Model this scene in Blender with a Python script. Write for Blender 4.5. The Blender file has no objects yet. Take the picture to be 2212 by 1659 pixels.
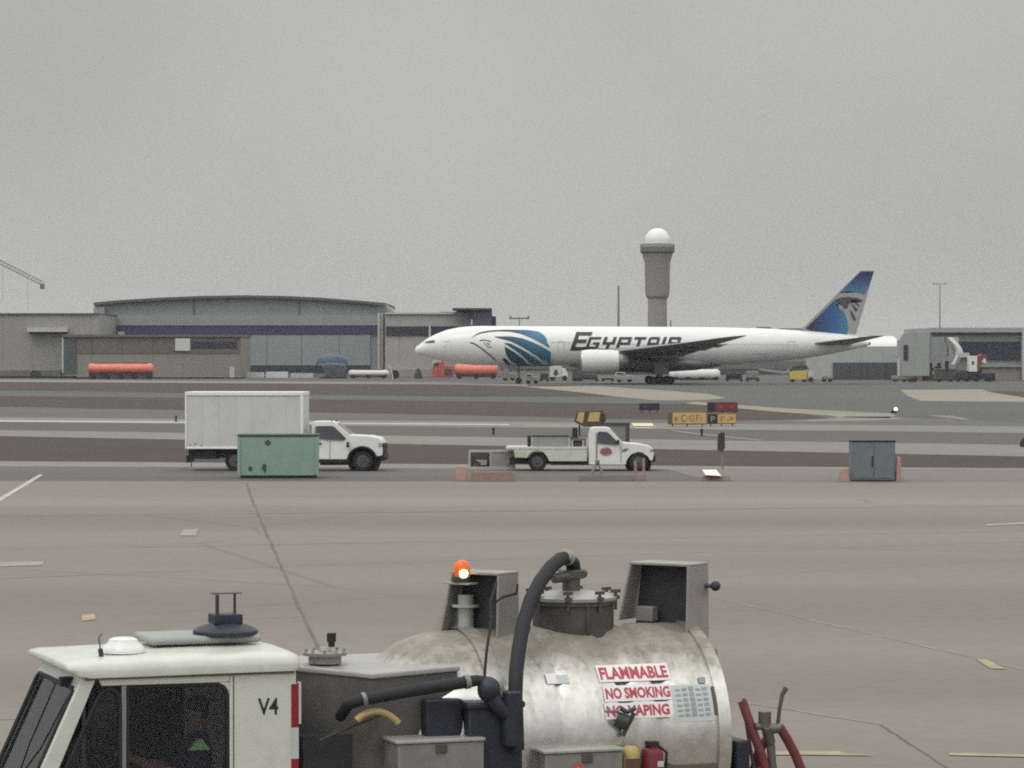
import bpy, bmesh, math, random
from mathutils import Vector, Matrix
R = math.radians
SC = bpy.context.scene
COL = SC.collection
random.seed(7)

# ------------------------------------------------------------------ camera, world, sun, exposure
CAMH, HZ, FPX = 5.1, 762.0, 7000.0          # eye height, horizon row, focal length (photo read on a 2212 x 1659 grid)
PITCH = math.atan((829.5 - HZ) / FPX)
cam = bpy.data.cameras.new('camera'); camo = bpy.data.objects.new('camera', cam); COL.objects.link(camo)
cam.sensor_width = 36.0; cam.lens = 36.0 * FPX / 2212.0
cam.clip_start = 0.5; cam.clip_end = 20000
camo.location = (0, 0, CAMH); camo.rotation_euler = (R(90) - PITCH, 0, 0)
SC.camera = camo
SUN_EL, SUN_AZ = R(58), R(215)
W = bpy.data.worlds.new('World'); SC.world = W; W.use_nodes = True
nt = W.node_tree; nt.nodes.clear()
out = nt.nodes.new('ShaderNodeOutputWorld'); bg = nt.nodes.new('ShaderNodeBackground')
sky = nt.nodes.new('ShaderNodeTexSky'); sky.sky_type = 'NISHITA'; sky.sun_disc = False
sky.sun_elevation = SUN_EL; sky.sun_rotation = SUN_AZ; sky.dust_density = 6; sky.air_density = 1.5
hs = nt.nodes.new('ShaderNodeHueSaturation'); hs.inputs['Saturation'].default_value = 0.05
tc = nt.nodes.new('ShaderNodeTexCoord'); sep = nt.nodes.new('ShaderNodeSeparateXYZ')
ramp = nt.nodes.new('ShaderNodeValToRGB')      # the cloud deck: dim at the horizon, brighter overhead
ramp.color_ramp.elements[0].position = 0.0; ramp.color_ramp.elements[0].color = (.462, .464, .445, 1)
ramp.color_ramp.elements[1].position = 1.0; ramp.color_ramp.elements[1].color = (1.5, 1.52, 1.5, 1)
for p, c in ((0.11, .468), (0.22, .64), (0.5, 1.2)):
    e = ramp.color_ramp.elements.new(p); e.color = (c, c * 1.005, c * .985, 1)
nz = nt.nodes.new('ShaderNodeTexNoise'); nz.inputs['Scale'].default_value = 5; nz.inputs['Detail'].default_value = 5
nr = nt.nodes.new('ShaderNodeMapRange'); nr.inputs['From Min'].default_value = .3; nr.inputs['From Max'].default_value = .7; nr.inputs['To Min'].default_value = 9.0; nr.inputs['To Max'].default_value = 11.1
mul = nt.nodes.new('ShaderNodeVectorMath'); mul.operation = 'SCALE'
mix = nt.nodes.new('ShaderNodeMix'); mix.data_type = 'RGBA'; mix.inputs[0].default_value = 0.93
L = nt.links.new
L(tc.outputs['Generated'], sep.inputs[0]); L(sep.outputs['Z'], ramp.inputs[0])
L(tc.outputs['Generated'], nz.inputs['Vector']); L(nz.outputs['Fac'], nr.inputs['Value'])
L(ramp.outputs[0], mul.inputs[0]); L(nr.outputs[0], mul.inputs['Scale'])
L(sky.outputs[0], hs.inputs['Color']); L(hs.outputs[0], mix.inputs[6]); L(mul.outputs[0], mix.inputs[7])
L(mix.outputs[2], bg.inputs['Color']); bg.inputs['Strength'].default_value = 0.1
L(bg.outputs[0], out.inputs[0])
sd = bpy.data.lights.new('sun', 'SUN'); sd.energy = 0.6; sd.angle = R(25); sd.color = (1, .96, .9)
so = bpy.data.objects.new('sun', sd); COL.objects.link(so)
so.rotation_euler = (R(90) - SUN_EL, 0, R(180) - SUN_AZ + R(0)); so.location = (0, -40, 120)
vs = SC.view_settings; vs.view_transform = 'Standard'; vs.look = 'None'; vs.exposure = 0.0; vs.gamma = 1
SC.render.engine = 'CYCLES'; SC.cycles.use_denoising = False; SC.cycles.max_bounces = 6; SC.cycles.volume_bounces = 0; SC.cycles.filter_width = 1.9

# ------------------------------------------------------------------ helpers
def ray(u, v):
    x = (u - 1106) / FPX; y = (829.5 - v) / FPX; c, s = math.cos(PITCH), math.sin(PITCH)
    return Vector((x, c + y * s, -s + y * c))
def gnd(u, v, z=0.0):
    d = ray(u, v); t = (z - CAMH) / d.z
    return Vector((d.x * t, d.y * t, z))
class Pl:                                    # an upright plane at distance Y: grid readings to metres
    def __init__(s, Y, uc): s.Y, s.uc, s.k = Y, uc, Y / FPX
    def x(s, u): return (u - s.uc) * s.k
    def z(s, v): return CAMH - (v - HZ) * s.k
    def p(s, u, v): return (s.x(u), s.z(v))
    @property
    def loc(s): return ((s.uc - 1106) * s.k, s.Y, 0)
def dist(v): return FPX * CAMH / (v - HZ)

_mats = {}
def mat(name, col, rough=.55, metal=0., var=.10, scale=2.5, bump=0., stain=None, stain_scale=.6, stain_amt=.5, spec=.5, stretch=(1, 1, 1)):
    if name in _mats: return _mats[name]
    m = bpy.data.materials.new(name); m.use_nodes = True; n = m.node_tree; b = n.nodes['Principled BSDF']
    t = n.nodes.new('ShaderNodeTexCoord'); mp = n.nodes.new('ShaderNodeMapping'); mp.inputs['Scale'].default_value = stretch
    n.links.new(t.outputs['Object'], mp.inputs[0])
    no = n.nodes.new('ShaderNodeTexNoise'); no.inputs['Scale'].default_value = scale; no.inputs['Detail'].default_value = 8; no.inputs['Roughness'].default_value = .65
    n.links.new(mp.outputs[0], no.inputs['Vector'])
    mr = n.nodes.new('ShaderNodeMapRange'); mr.inputs['From Min'].default_value = .25; mr.inputs['From Max'].default_value = .75
    mr.inputs['To Min'].default_value = 1 - var; mr.inputs['To Max'].default_value = 1 + var
    n.links.new(no.outputs['Fac'], mr.inputs['Value'])
    sc = n.nodes.new('ShaderNodeVectorMath'); sc.operation = 'SCALE'; sc.inputs[0].default_value = col[:3]
    n.links.new(mr.outputs[0], sc.inputs['Scale'])
    src = sc.outputs[0]
    if stain:
        n2 = n.nodes.new('ShaderNodeTexNoise'); n2.inputs['Scale'].default_value = stain_scale; n2.inputs['Detail'].default_value = 9; n2.inputs['Roughness'].default_value = .7
        n.links.new(mp.outputs[0], n2.inputs['Vector'])
        r2 = n.nodes.new('ShaderNodeMapRange'); r2.inputs['From Min'].default_value = .48; r2.inputs['From Max'].default_value = .7; r2.inputs['To Max'].default_value = stain_amt
        n.links.new(n2.outputs['Fac'], r2.inputs['Value'])
        mx = n.nodes.new('ShaderNodeMix'); mx.data_type = 'RGBA'; n.links.new(r2.outputs[0], mx.inputs[0])
        n.links.new(src, mx.inputs[6]); mx.inputs[7].default_value = (*stain, 1); src = mx.outputs[2]
    n.links.new(src, b.inputs['Base Color'])
    rr = n.nodes.new('ShaderNodeMapRange'); rr.inputs['To Min'].default_value = max(.02, rough - .1); rr.inputs['To Max'].default_value = min(1, rough + .1)
    n.links.new(no.outputs['Fac'], rr.inputs['Value']); n.links.new(rr.outputs[0], b.inputs['Roughness'])
    b.inputs['Metallic'].default_value = metal; b.inputs['Specular IOR Level'].default_value = spec
    if bump:
        bp = n.nodes.new('ShaderNodeBump'); bp.inputs['Strength'].default_value = bump; bp.inputs['Distance'].default_value = .02
        n.links.new(no.outputs['Fac'], bp.inputs['Height']); n.links.new(bp.outputs[0], b.inputs['Normal'])
    _mats[name] = m; return m
def glass(name, tint=(.25, .28, .32), refl=.12):
    if name in _mats: return _mats[name]
    m = bpy.data.materials.new(name); m.use_nodes = True; n = m.node_tree; n.nodes.clear()
    o = n.nodes.new('ShaderNodeOutputMaterial'); tr = n.nodes.new('ShaderNodeBsdfTransparent'); tr.inputs[0].default_value = (*tint, 1)
    g = n.nodes.new('ShaderNodeBsdfGlossy'); g.inputs['Roughness'].default_value = .06
    f = n.nodes.new('ShaderNodeFresnel'); f.inputs['IOR'].default_value = 1.5
    mx = n.nodes.new('ShaderNodeMixShader')
    n.links.new(f.outputs[0], mx.inputs[0]); n.links.new(tr.outputs[0], mx.inputs[1]); n.links.new(g.outputs[0], mx.inputs[2]); n.links.new(mx.outputs[0], o.inputs[0])
    _mats[name] = m; return m
def emit(name, col, s):
    if name in _mats: return _mats[name]
    m = bpy.data.materials.new(name); m.use_nodes = True; b = m.node_tree.nodes['Principled BSDF']
    b.inputs['Base Color'].default_value = (*col, 1); b.inputs['Emission Color'].default_value = (*col, 1); b.inputs['Emission Strength'].default_value = s
    _mats[name] = m; return m

class MB:
    def __init__(s): s.b = bmesh.new()
    def face(s, pts):
        vs_ = [s.b.verts.new(p) for p in pts]
        try: return s.b.faces.new(vs_)
        except ValueError: return None
    def box(s, x0, x1, y0, y1, z0, z1):
        v = [s.b.verts.new(p) for p in ((x0,y0,z0),(x1,y0,z0),(x1,y1,z0),(x0,y1,z0),(x0,y0,z1),(x1,y0,z1),(x1,y1,z1),(x0,y1,z1))]
        for f in ((3,2,1,0),(4,5,6,7),(0,1,5,4),(1,2,6,5),(2,3,7,6),(3,0,4,7)): s.b.faces.new([v[i] for i in f])
        return v
    def hexa(s, lo, hi):                      # eight corners: four below, four above
        v = [s.b.verts.new(p) for p in list(lo) + list(hi)]
        for f in ((3,2,1,0),(4,5,6,7),(0,1,5,4),(1,2,6,5),(2,3,7,6),(3,0,4,7)): s.b.faces.new([v[i] for i in f])
    def cyl(s, p0, p1, r0, r1=None, seg=20):
        r1 = r0 if r1 is None else r1
        p0, p1 = Vector(p0), Vector(p1); d = (p1 - p0).normalized(); q = d.orthogonal().normalized(); w = d.cross(q)
        A = [s.b.verts.new(p0 + (q * math.cos(2*math.pi*i/seg) + w * math.sin(2*math.pi*i/seg)) * r0) for i in range(seg)]
        B = [s.b.verts.new(p1 + (q * math.cos(2*math.pi*i/seg) + w * math.sin(2*math.pi*i/seg)) * r1) for i in range(seg)]
        for i in range(seg): s.b.faces.new((A[i], A[(i+1)%seg], B[(i+1)%seg], B[i]))
        s.b.faces.new(A[::-1]); s.b.faces.new(B)
    def tube(s, pts, r, seg=12):
        pts = [Vector(p) for p in pts]; n = len(pts); rs = r if isinstance(r, (list, tuple)) else [r] * n
        rings = []; q = None
        for i, p in enumerate(pts):
            d = (pts[min(i+1, n-1)] - pts[max(i-1, 0)]).normalized()
            q = d.orthogonal().normalized() if q is None else (q - d * q.dot(d)).normalized()
            w = d.cross(q)
            rings.append([s.b.verts.new(p + (q*math.cos(2*math.pi*k/seg) + w*math.sin(2*math.pi*k/seg)) * rs[i]) for k in range(seg)])
        for a, b in zip(rings, rings[1:]):
            for k in range(seg): s.b.faces.new((a[k], a[(k+1)%seg], b[(k+1)%seg], b[k]))
        s.b.faces.new(rings[0][::-1]); s.b.faces.new(rings[-1])
    def lathe(s, prof, c=(0, 0, 0), seg=32):
        c = Vector(c); rings = []
        for r, z in prof:
            rings.append([s.b.verts.new(c + Vector((r*math.cos(2*math.pi*k/seg), r*math.sin(2*math.pi*k/seg), z))) for k in range(seg)])
        for a, b in zip(rings, rings[1:]):
            for k in range(seg): s.b.faces.new((a[k], a[(k+1)%seg], b[(k+1)%seg], b[k]))
        s.b.faces.new(rings[0][::-1]); s.b.faces.new(rings[-1])
    def loft(s, rings, cap=True):
        vr = [[s.b.verts.new(p) for p in r] for r in rings]; k = len(vr[0])
        for a, b in zip(vr, vr[1:]):
            for i in range(k): s.b.faces.new((a[i], a[(i+1)%k], b[(i+1)%k], b[i]))
        if cap: s.b.faces.new(vr[0][::-1]); s.b.faces.new(vr[-1])
    def prism(s, pts, y0, y1, f=None):        # outline in x, z extruded along y; f maps each point
        f = f or (lambda x, y, z: (x, y, z))
        A = [s.b.verts.new(f(x, y0, z)) for x, z in pts]; B = [s.b.verts.new(f(x, y1, z)) for x, z in pts]; k = len(pts)
        fa = s.b.faces.new(A); fb = s.b.faces.new(B[::-1])
        for i in range(k): s.b.faces.new((A[(i+1)%k], A[i], B[i], B[(i+1)%k]))
        if k > 4: bmesh.ops.triangulate(s.b, faces=[fa, fb])
    def grid(s, P):                           # P[i][j] points
        V = [[s.b.verts.new(p) for p in r] for r in P]
        for i in range(len(V)-1):
            for j in range(len(V[0])-1):
                s.b.faces.new((V[i][j], V[i+1][j], V[i+1][j+1], V[i][j+1]))
    def sphere(s, c, r, sc=(1, 1, 1), seg=20):
        bmesh.ops.create_uvsphere(s.b, u_segments=seg, v_segments=seg//2, radius=r, matrix=Matrix.Translation(c) @ Matrix.Diagonal((*sc, 1)))
    def build(s, name, m, parent=None, smooth=True, bevel=0., loc=None, angle=38, seg=2, normals=True):
        if normals: bmesh.ops.recalc_face_normals(s.b, faces=s.b.faces[:])
        me = bpy.data.meshes.new(name); s.b.to_mesh(me); s.b.free()
        me.materials.append(m)
        if smooth:
            me.polygons.foreach_set('use_smooth', [True] * len(me.polygons)); me.set_sharp_from_angle(angle=R(angle))
        o = bpy.data.objects.new(name, me); COL.objects.link(o)
        if parent: o.parent = parent
        if loc: o.location = loc
        if bevel:
            md = o.modifiers.new('Bevel', 'BEVEL'); md.width = bevel; md.segments = seg; md.limit_method = 'ANGLE'; md.angle_limit = R(40)
        return o
def tag(o, label=None, cat=None, group=None, kind=None):
    for k, v in (('label', label), ('category', cat), ('group', group), ('kind', kind)):
        if v: o[k] = v
    return o
def thing(name, label, cat, loc=(0, 0, 0), rz=0., group=None):
    o = bpy.data.objects.new(name, None); COL.objects.link(o); o.location = loc; o.rotation_euler = (0, 0, rz); o.empty_display_size = .3
    return tag(o, label, cat, group)
def dup(root, loc, label, rz=None):
    r = root.copy(); COL.objects.link(r); r.location = loc; r['label'] = label
    if rz is not None: r.rotation_euler = (0, 0, rz)
    for ch in list(root.children):
        c = ch.copy(); COL.objects.link(c); c.parent = r
        for g in list(ch.children):
            d = g.copy(); COL.objects.link(d); d.parent = c
    return r
def text_faces(txt, w, h, bold=0.0, shear=0.0):   # outline letters as flat polygons filling w x h, origin at lower left
    cu = bpy.data.curves.new('letters', 'FONT'); cu.body = txt; cu.size = 1; cu.offset = bold; cu.shear = shear; cu.resolution_u = 3
    o = bpy.data.objects.new('letters', cu); COL.objects.link(o); bpy.context.view_layer.update()
    dg = bpy.context.evaluated_depsgraph_get(); me = bpy.data.meshes.new_from_object(o.evaluated_get(dg))
    vs_ = [v.co.copy() for v in me.vertices]; fs = [tuple(p.vertices) for p in me.polygons]
    bpy.data.objects.remove(o); bpy.data.curves.remove(cu); bpy.data.meshes.remove(me)
    x0 = min(v.x for v in vs_); x1 = max(v.x for v in vs_); y0 = min(v.y for v in vs_); y1 = max(v.y for v in vs_)
    return [((v.x-x0)/(x1-x0)*w, (v.y-y0)/(y1-y0)*h) for v in vs_], fs
def letters(mb, txt, w, h, f, bold=0.0, shear=0.0):
    vs_, fs = text_faces(txt, w, h, bold, shear)
    V = [mb.b.verts.new(f(x, y)) for x, y in vs_]
    for fa in fs:
        try: mb.b.faces.new([V[i] for i in fa])
        except ValueError: pass
def interp(tab, x):
    if x <= tab[0][0]: return tab[0][1]
    for (a, b), (c, d) in zip(tab, tab[1:]):
        if x <= c: return b + (d - b) * (x - a) / (c - a)
    return tab[-1][1]
def wheel(parent, x, y, z, r, w, near=-1, rim_r=.6, dark=None):
    m = MB(); m.cyl((x, y - w/2, z), (x, y + w/2, z), r, seg=28); ty = m.build('wheel', M_TYRE, parent, bevel=.03)
    m = MB(); e = y + near * (w/2 + .004); m.cyl((x, e - near*.03, z), (x, e, z), r*rim_r, seg=24)
    for k in range(6):
        a = k * math.pi / 3; m.cyl((x + r*.38*math.cos(a), e, z + r*.38*math.sin(a)), (x + r*.38*math.cos(a), e + near*.015, z + r*.38*math.sin(a)), r*.07, seg=8)
    m.cyl((x, e, z), (x, e + near*.05, z), r*.2, r*.14, seg=14); m.build('rim', dark or M_RIM, ty)
    return ty

# ------------------------------------------------------------------ materials
M_WHITE = mat('white_paint', (.74, .75, .71), .32, var=.04, stain=(.5, .48, .42), stain_scale=1.6, stain_amt=.25)
M_CAB = mat('cream_white_paint', (.60, .61, .55), .3, var=.05, scale=6, stain=(.36, .34, .28), stain_scale=2.2, stain_amt=.35)
M_BOXW = mat('white_box_panel', (.58, .60, .56), .42, var=.05, scale=1.2, stain=(.44, .44, .41), stain_scale=.8, stain_amt=.4)
M_TYRE = mat('tyre_rubber', (.022, .022, .026), .85, var=.25, scale=9)
M_RIM = mat('dull_wheel_metal', (.12, .12, .135), .45, .4, var=.2)
M_BLACK = mat('black_rubber', (.016, .016, .021), .72, var=.25, scale=8)
M_DARK = mat('dark_steel', (.045, .045, .05), .6, .2, var=.3, scale=5)
M_NAVY = mat('navy_painted_steel', (.022, .026, .04), .5, .1, var=.3, scale=6)
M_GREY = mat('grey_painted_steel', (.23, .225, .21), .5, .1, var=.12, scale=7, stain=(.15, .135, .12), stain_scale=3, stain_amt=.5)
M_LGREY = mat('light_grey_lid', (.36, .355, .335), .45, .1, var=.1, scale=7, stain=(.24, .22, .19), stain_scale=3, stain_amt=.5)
M_DGREY = mat('dark_grey_steel', (.085, .082, .08), .55, .2, var=.25, scale=6, stain=(.05, .045, .04), stain_scale=2.5, stain_amt=.6)
M_TANK = mat('weathered_aluminium', (.66, .64, .58), .40, .85, var=.10, scale=5, bump=.06, stain=(.40, .35, .26), stain_scale=1.5, stain_amt=.65)
M_RED = mat('red_paint', (.15, .018, .024), .4, var=.15, scale=6)
M_HOSER = mat('faded_red_hose', (.15, .036, .033), .65, var=.2, scale=7)
M_YEL = mat('yellow_paint', (.46, .35, .14), .5, var=.15, scale=6, stain=(.3, .22, .1), stain_scale=3)
M_STW = mat('white_sticker', (.78, .74, .73), .4, var=.03)
M_STG = mat('pale_grey_sticker', (.50, .53, .52), .4, var=.05)
M_STR = mat('red_sticker_ink', (.42, .045, .07), .45, var=.12, scale=20)
M_INK = mat('black_ink', (.02, .02, .025), .5)
M_GLASS = glass('tinted_cab_glass', (.80, .83, .88))
M_GLD = mat('dark_glass', (.03, .035, .045), .08, var=.1, spec=.7)
M_ORG = mat('orange_plastic', (.62, .15, .075), .55, var=.12, scale=3, stain=(.35, .12, .08), stain_scale=2)
M_ORT = mat('orange_red_paint', (.72, .20, .145), .4, var=.15, scale=1.2, stain=(.45, .12, .09), stain_scale=.9)

# ------------------------------------------------------------------ ground, taxiways, apron
def ground_mat(name, col, col2, s1=.05, s2=1.2, rough=.9, streak=(1, 1, 1), crack=0., bump=.2, rot=0., amt=.8, fine=.18, bands=0.):
    m = bpy.data.materials.new(name); m.use_nodes = True; n = m.node_tree; b = n.nodes['Principled BSDF']
    t = n.nodes.new('ShaderNodeTexCoord'); mp = n.nodes.new('ShaderNodeMapping'); mp.inputs['Scale'].default_value = streak; mp.inputs['Rotation'].default_value = (0, 0, rot)
    n.links.new(t.outputs['Object'], mp.inputs[0])
    a = n.nodes.new('ShaderNodeTexNoise'); a.inputs['Scale'].default_value = s1; a.inputs['Detail'].default_value = 9; a.inputs['Roughness'].default_value = .62
    c = n.nodes.new('ShaderNodeTexNoise'); c.inputs['Scale'].default_value = s2; c.inputs['Detail'].default_value = 6; c.inputs['Roughness'].default_value = .7
    n.links.new(mp.outputs[0], a.inputs['Vector']); n.links.new(t.outputs['Object'], c.inputs['Vector'])
    r = n.nodes.new('ShaderNodeMapRange'); r.inputs['From Min'].default_value = .35; r.inputs['From Max'].default_value = .65; r.inputs['To Max'].default_value = amt
    n.links.new(a.outputs['Fac'], r.inputs['Value'])
    mx = n.nodes.new('ShaderNodeMix'); mx.data_type = 'RGBA'; n.links.new(r.outputs[0], mx.inputs[0]); mx.inputs[6].default_value = (*col, 1); mx.inputs[7].default_value = (*col2, 1)
    r2 = n.nodes.new('ShaderNodeMapRange'); r2.inputs['From Min'].default_value = .3; r2.inputs['From Max'].default_value = .7; r2.inputs['To Min'].default_value = 1 - fine; r2.inputs['To Max'].default_value = 1 + fine
    n.links.new(c.outputs['Fac'], r2.inputs['Value'])
    sc = n.nodes.new('ShaderNodeVectorMath'); sc.operation = 'SCALE'; n.links.new(mx.outputs[2], sc.inputs[0]); n.links.new(r2.outputs[0], sc.inputs['Scale'])
    src = sc.outputs[0]
    if bands:                                  # long soft wheel-worn bands across the apron
        mb_ = n.nodes.new('ShaderNodeMapping'); mb_.inputs['Scale'].default_value = (.006, .085, 1); n.links.new(t.outputs['Object'], mb_.inputs[0])
        nb = n.nodes.new('ShaderNodeTexNoise'); nb.inputs['Scale'].default_value = 1; nb.inputs['Detail'].default_value = 5; n.links.new(mb_.outputs[0], nb.inputs['Vector'])
        rb_ = n.nodes.new('ShaderNodeMapRange'); rb_.inputs['From Min'].default_value = .32; rb_.inputs['From Max'].default_value = .68; rb_.inputs['To Min'].default_value = 1 - bands; rb_.inputs['To Max'].default_value = 1 + bands; n.links.new(nb.outputs['Fac'], rb_.inputs['Value'])
        sb = n.nodes.new('ShaderNodeVectorMath'); sb.operation = 'SCALE'; n.links.new(src, sb.inputs[0]); n.links.new(rb_.outputs[0], sb.inputs['Scale']); src = sb.outputs[0]
    if crack:                                  # thin wandering cracks, darker than the slab
        v = n.nodes.new('ShaderNodeTexVoronoi'); v.feature = 'DISTANCE_TO_EDGE'; v.inputs['Scale'].default_value = crack
        nn = n.nodes.new('ShaderNodeTexNoise'); nn.inputs['Scale'].default_value = 1.5
        ad = n.nodes.new('ShaderNodeVectorMath'); ad.operation = 'ADD'; n.links.new(t.outputs['Object'], ad.inputs[0]); n.links.new(nn.outputs['Color'], ad.inputs[1]); n.links.new(ad.outputs[0], v.inputs['Vector'])
        lt = n.nodes.new('ShaderNodeMapRange'); lt.inputs['From Max'].default_value = .004; lt.inputs['To Min'].default_value = .8; lt.inputs['To Max'].default_value = 1
        n.links.new(v.outputs['Distance'], lt.inputs['Value'])
        s2_ = n.nodes.new('ShaderNodeVectorMath'); s2_.operation = 'SCALE'; n.links.new(src, s2_.inputs[0]); n.links.new(lt.outputs[0], s2_.inputs['Scale']); src = s2_.outputs[0]
    n.links.new(src, b.inputs['Base Color']); b.inputs['Roughness'].default_value = rough; b.inputs['Specular IOR Level'].default_value = .25
    bp = n.nodes.new('ShaderNodeBump'); bp.inputs['Strength'].default_value = bump; bp.inputs['Distance'].default_value = .02
    n.links.new(c.outputs['Fac'], bp.inputs['Height']); n.links.new(bp.outputs[0], b.inputs['Normal'])
    return m
G_GRASS = ground_mat('dry_grass', (.076, .053, .047), (.058, .047, .040), .08, 2.5, .95, amt=1, bump=.6, fine=.3)
G_CONC = ground_mat('apron_concrete', (.220, .195, .171), (.180, .160, .140), .05, 2.2, .85, streak=(.3, 1, 1), crack=.045, amt=.9, fine=.08, bands=.13, bump=.1)
G_ASPH = ground_mat('road_asphalt', (.135, .125, .117), (.098, .092, .088), .12, 2., .88, streak=(.25, 1, 1))
G_TAXI = ground_mat('taxiway_asphalt', (.122, .117, .108), (.098, .094, .088), .05, 1.2, .85, streak=(.3, 1, 1))
G_TAXD = ground_mat('dark_taxiway', (.088, .083, .081), (.108, .102, .098), .05, 1.2, .85, streak=(.3, 1, 1))
G_SHOU = ground_mat('pale_shoulder', (.225, .212, .194), (.18, .168, .155), .06, 1.2, .9, streak=(.3, 1, 1))
G_BEIGE = ground_mat('beige_concrete', (.285, .258, .205), (.215, .197, .165), .05, 1.2, .9, streak=(.3, 1, 1))
G_BLUEG = ground_mat('blue_grey_asphalt', (.100, .101, .096), (.082, .083, .080), .03, .6, .85, streak=(.3, 1, 1))
G_WLINE = ground_mat('worn_white_paint', (.49, .48, .445), (.32, .30, .275), .8, 3, .8)
G_YLINE = ground_mat('worn_yellow_paint', (.40, .335, .20), (.25, .215, .165), .9, 3, .8)
G_JOINT = ground_mat('joint_sealant', (.130, .115, .102), (.165, .147, .130), .5, 3, .9)
G_OLD = ground_mat('faded_paint', (.34, .305, .27), (.245, .218, .193), 1.1, 3, .85, bump=0.)
_lay = [0]
def sheet(name, pts, m, z):
    b = MB(); b.face([gnd(u, v, z) for u, v in pts]); bmesh.ops.triangulate(b.b, faces=b.b.faces[:])
    o = b.build(name, m, smooth=False)
    for p in o.data.polygons: pass
    return tag(o, kind='structure')
b = MB(); b.face([(-9000, -2000, 0), (9000, -2000, 0), (9000, 16000, 0), (-9000, 16000, 0)])
tag(b.build('ground', G_GRASS, smooth=False), kind='structure')
EL, ER = -700, 2900                           # strips run on well past both edges of the view
def lin(v0, v1, u): return v0 + (v1 - v0) * u / 2212.0
def band(name, t0, t1, b0, b1, m, z): return sheet(name, [(EL, lin(t0, t1, EL)), (ER, lin(t0, t1, ER)), (ER, lin(b0, b1, ER)), (EL, lin(b0, b1, EL))], m, z)
# apron: near concrete, as one sheet reaching behind the camera
e0, e1 = gnd(EL, 1039, .012), gnd(ER, 1041, .012)
b = MB(); b.face([e0, (-60, -60, .012), (60, -60, .012), e1]); tag(b.build('apron', G_CONC, smooth=False), kind='structure')
band('service_road', 998, 1013, 1041, 1043, G_ASPH, .008)
band('road_shoulder', 996, 1011.5, 1007, 1018, G_SHOU, .012)
band('taxiway_shoulder', 929, 961, 942, 986, G_SHOU, .012)
band('taxiway', 910, 934, 931, 963, G_TAXD, .008)
band('taxiway_edge', 901.5, 921, 911.5, 935, G_SHOU, .012)
sheet('far_taxiway', [(EL, 874), (0, 879), (950, 896), (1320, 905), (1600, 909), (1800, 904), (1730, 893), (1560, 878), (1700, 872), (2900, 905), (2900, 944), (0, 905), (EL, 898)], G_TAXI, .004)
sheet('cross_taxiway', [(EL, 842), (0, 843), (950, 857), (1300, 857), (1345, 856), (1200, 838), (1250, 832), (1500, 826), (2900, 828), (2900, 926), (2300, 918), (1800, 892), (1690, 880), (1560, 870), (1430, 873), (1200, 870), (949, 866), (0, 855), (EL, 851)], G_BLUEG, .008)
sheet('far_apron', [(EL, 814), (2900, 822), (2900, 832), (1500, 830), (1130, 833), (950, 829), (0, 824), (EL, 820)], G_TAXD, .012)
sheet('apron_edge', [(EL, 816.5), (0, 820), (950, 826), (1140, 830.5), (1140, 834), (950, 830.5), (0, 825), (EL, 821)], G_SHOU, .016)
sheet('far_stand', [(-9000, 790), (11000, 790), (2900, 823), (EL, 815)], G_TAXD, .004)
sheet('beige_apron', [(1130, 835), (1290, 834), (1430, 843), (1530, 851), (1570, 860), (1520, 864), (1420, 865), (1345, 858), (1230, 845)], G_BEIGE, .016)
sheet('beige_shoulder', [(1945, 842), (2120, 841), (2160, 850), (2240, 862), (2300, 869), (1990, 866), (1960, 855)], G_BEIGE, .016)
sheet('grass_island', [(2128, 845), (2500, 848), (2500, 866), (2230, 861), (2170, 852)], G_GRASS, .020)
sheet('beige_fillet', [(1500, 868), (1560, 871), (1690, 882), (1800, 887), (1925, 893), (1935, 897), (1920, 903), (1810, 901), (1790, 897), (1694, 891), (1560, 879), (1480, 871)], G_BEIGE, .016)
sheet('concrete_strip', [(1440, 1014), (1620, 1011.5), (2900, 1018), (2900, 1041.6), (1590, 1040.2), (1500, 1030)], ground_mat('pink_grey_concrete', (.20, .175, .158), (.165, .147, .135), .06, 1.2, .9, streak=(.3, 1, 1)), .016)
sheet('beige_verge', [(1760, 906), (1830, 900), (1925, 900), (1960, 906), (1850, 910), (1700, 911)], G_SHOU, .016)
for nm, pts, m in (
    ('white_lead_line', [(-60, 1110), (-60, 1117), (4, 1081), (93, 1026), (86, 1024)], G_WLINE),
    ('yellow_patch', [(176, 1328), (204, 1326), (208, 1338), (178, 1341)], G_YLINE),
    ('white_patch', [(396, 1143), (428, 1143), (424, 1157), (388, 1157)], G_OLD),
    ('yellow_patch', [(2108, 1424), (2130, 1424), (2172, 1445), (2140, 1444)], G_YLINE),
    ('yellow_line', [(1660, 1622), (1810, 1622), (1830, 1628), (1860, 1629), (1890, 1632), (1660, 1630)], G_YLINE),
    ('yellow_line', [(2050, 1626), (2330, 1632), (2330, 1638), (2050, 1631)], G_YLINE),
    ('old_line', [(0, 1214), (98, 1212), (90, 1221), (0, 1224)], G_OLD),
    ('old_line', [(2130, 1132), (2300, 1124), (2300, 1128), (2130, 1136)], G_OLD),
    ('yellow_mark', [(1364, 914), (1408, 914), (1416, 924), (1372, 924)], mat('pale_yellow_paint', (.66, .6, .38), .7)),
    ('white_edge_line', [(EL, 902), (1100, 916), (1100, 918.5), (EL, 906)], G_WLINE),
    ('white_edge_line', [(1130, 917.2), (1420, 921), (1420, 923), (1130, 919)], G_OLD),
    ('old_line', [(1440, 930), (1500, 938), (1640, 952), (1660, 952), (1520, 937), (1460, 930)], G_SHOU),
    ('white_hold_line', [(2000, 897), (2060, 898), (2100, 907), (2080, 907)], G_SHOU)):
    sheet(nm, pts, m, .024)
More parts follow.
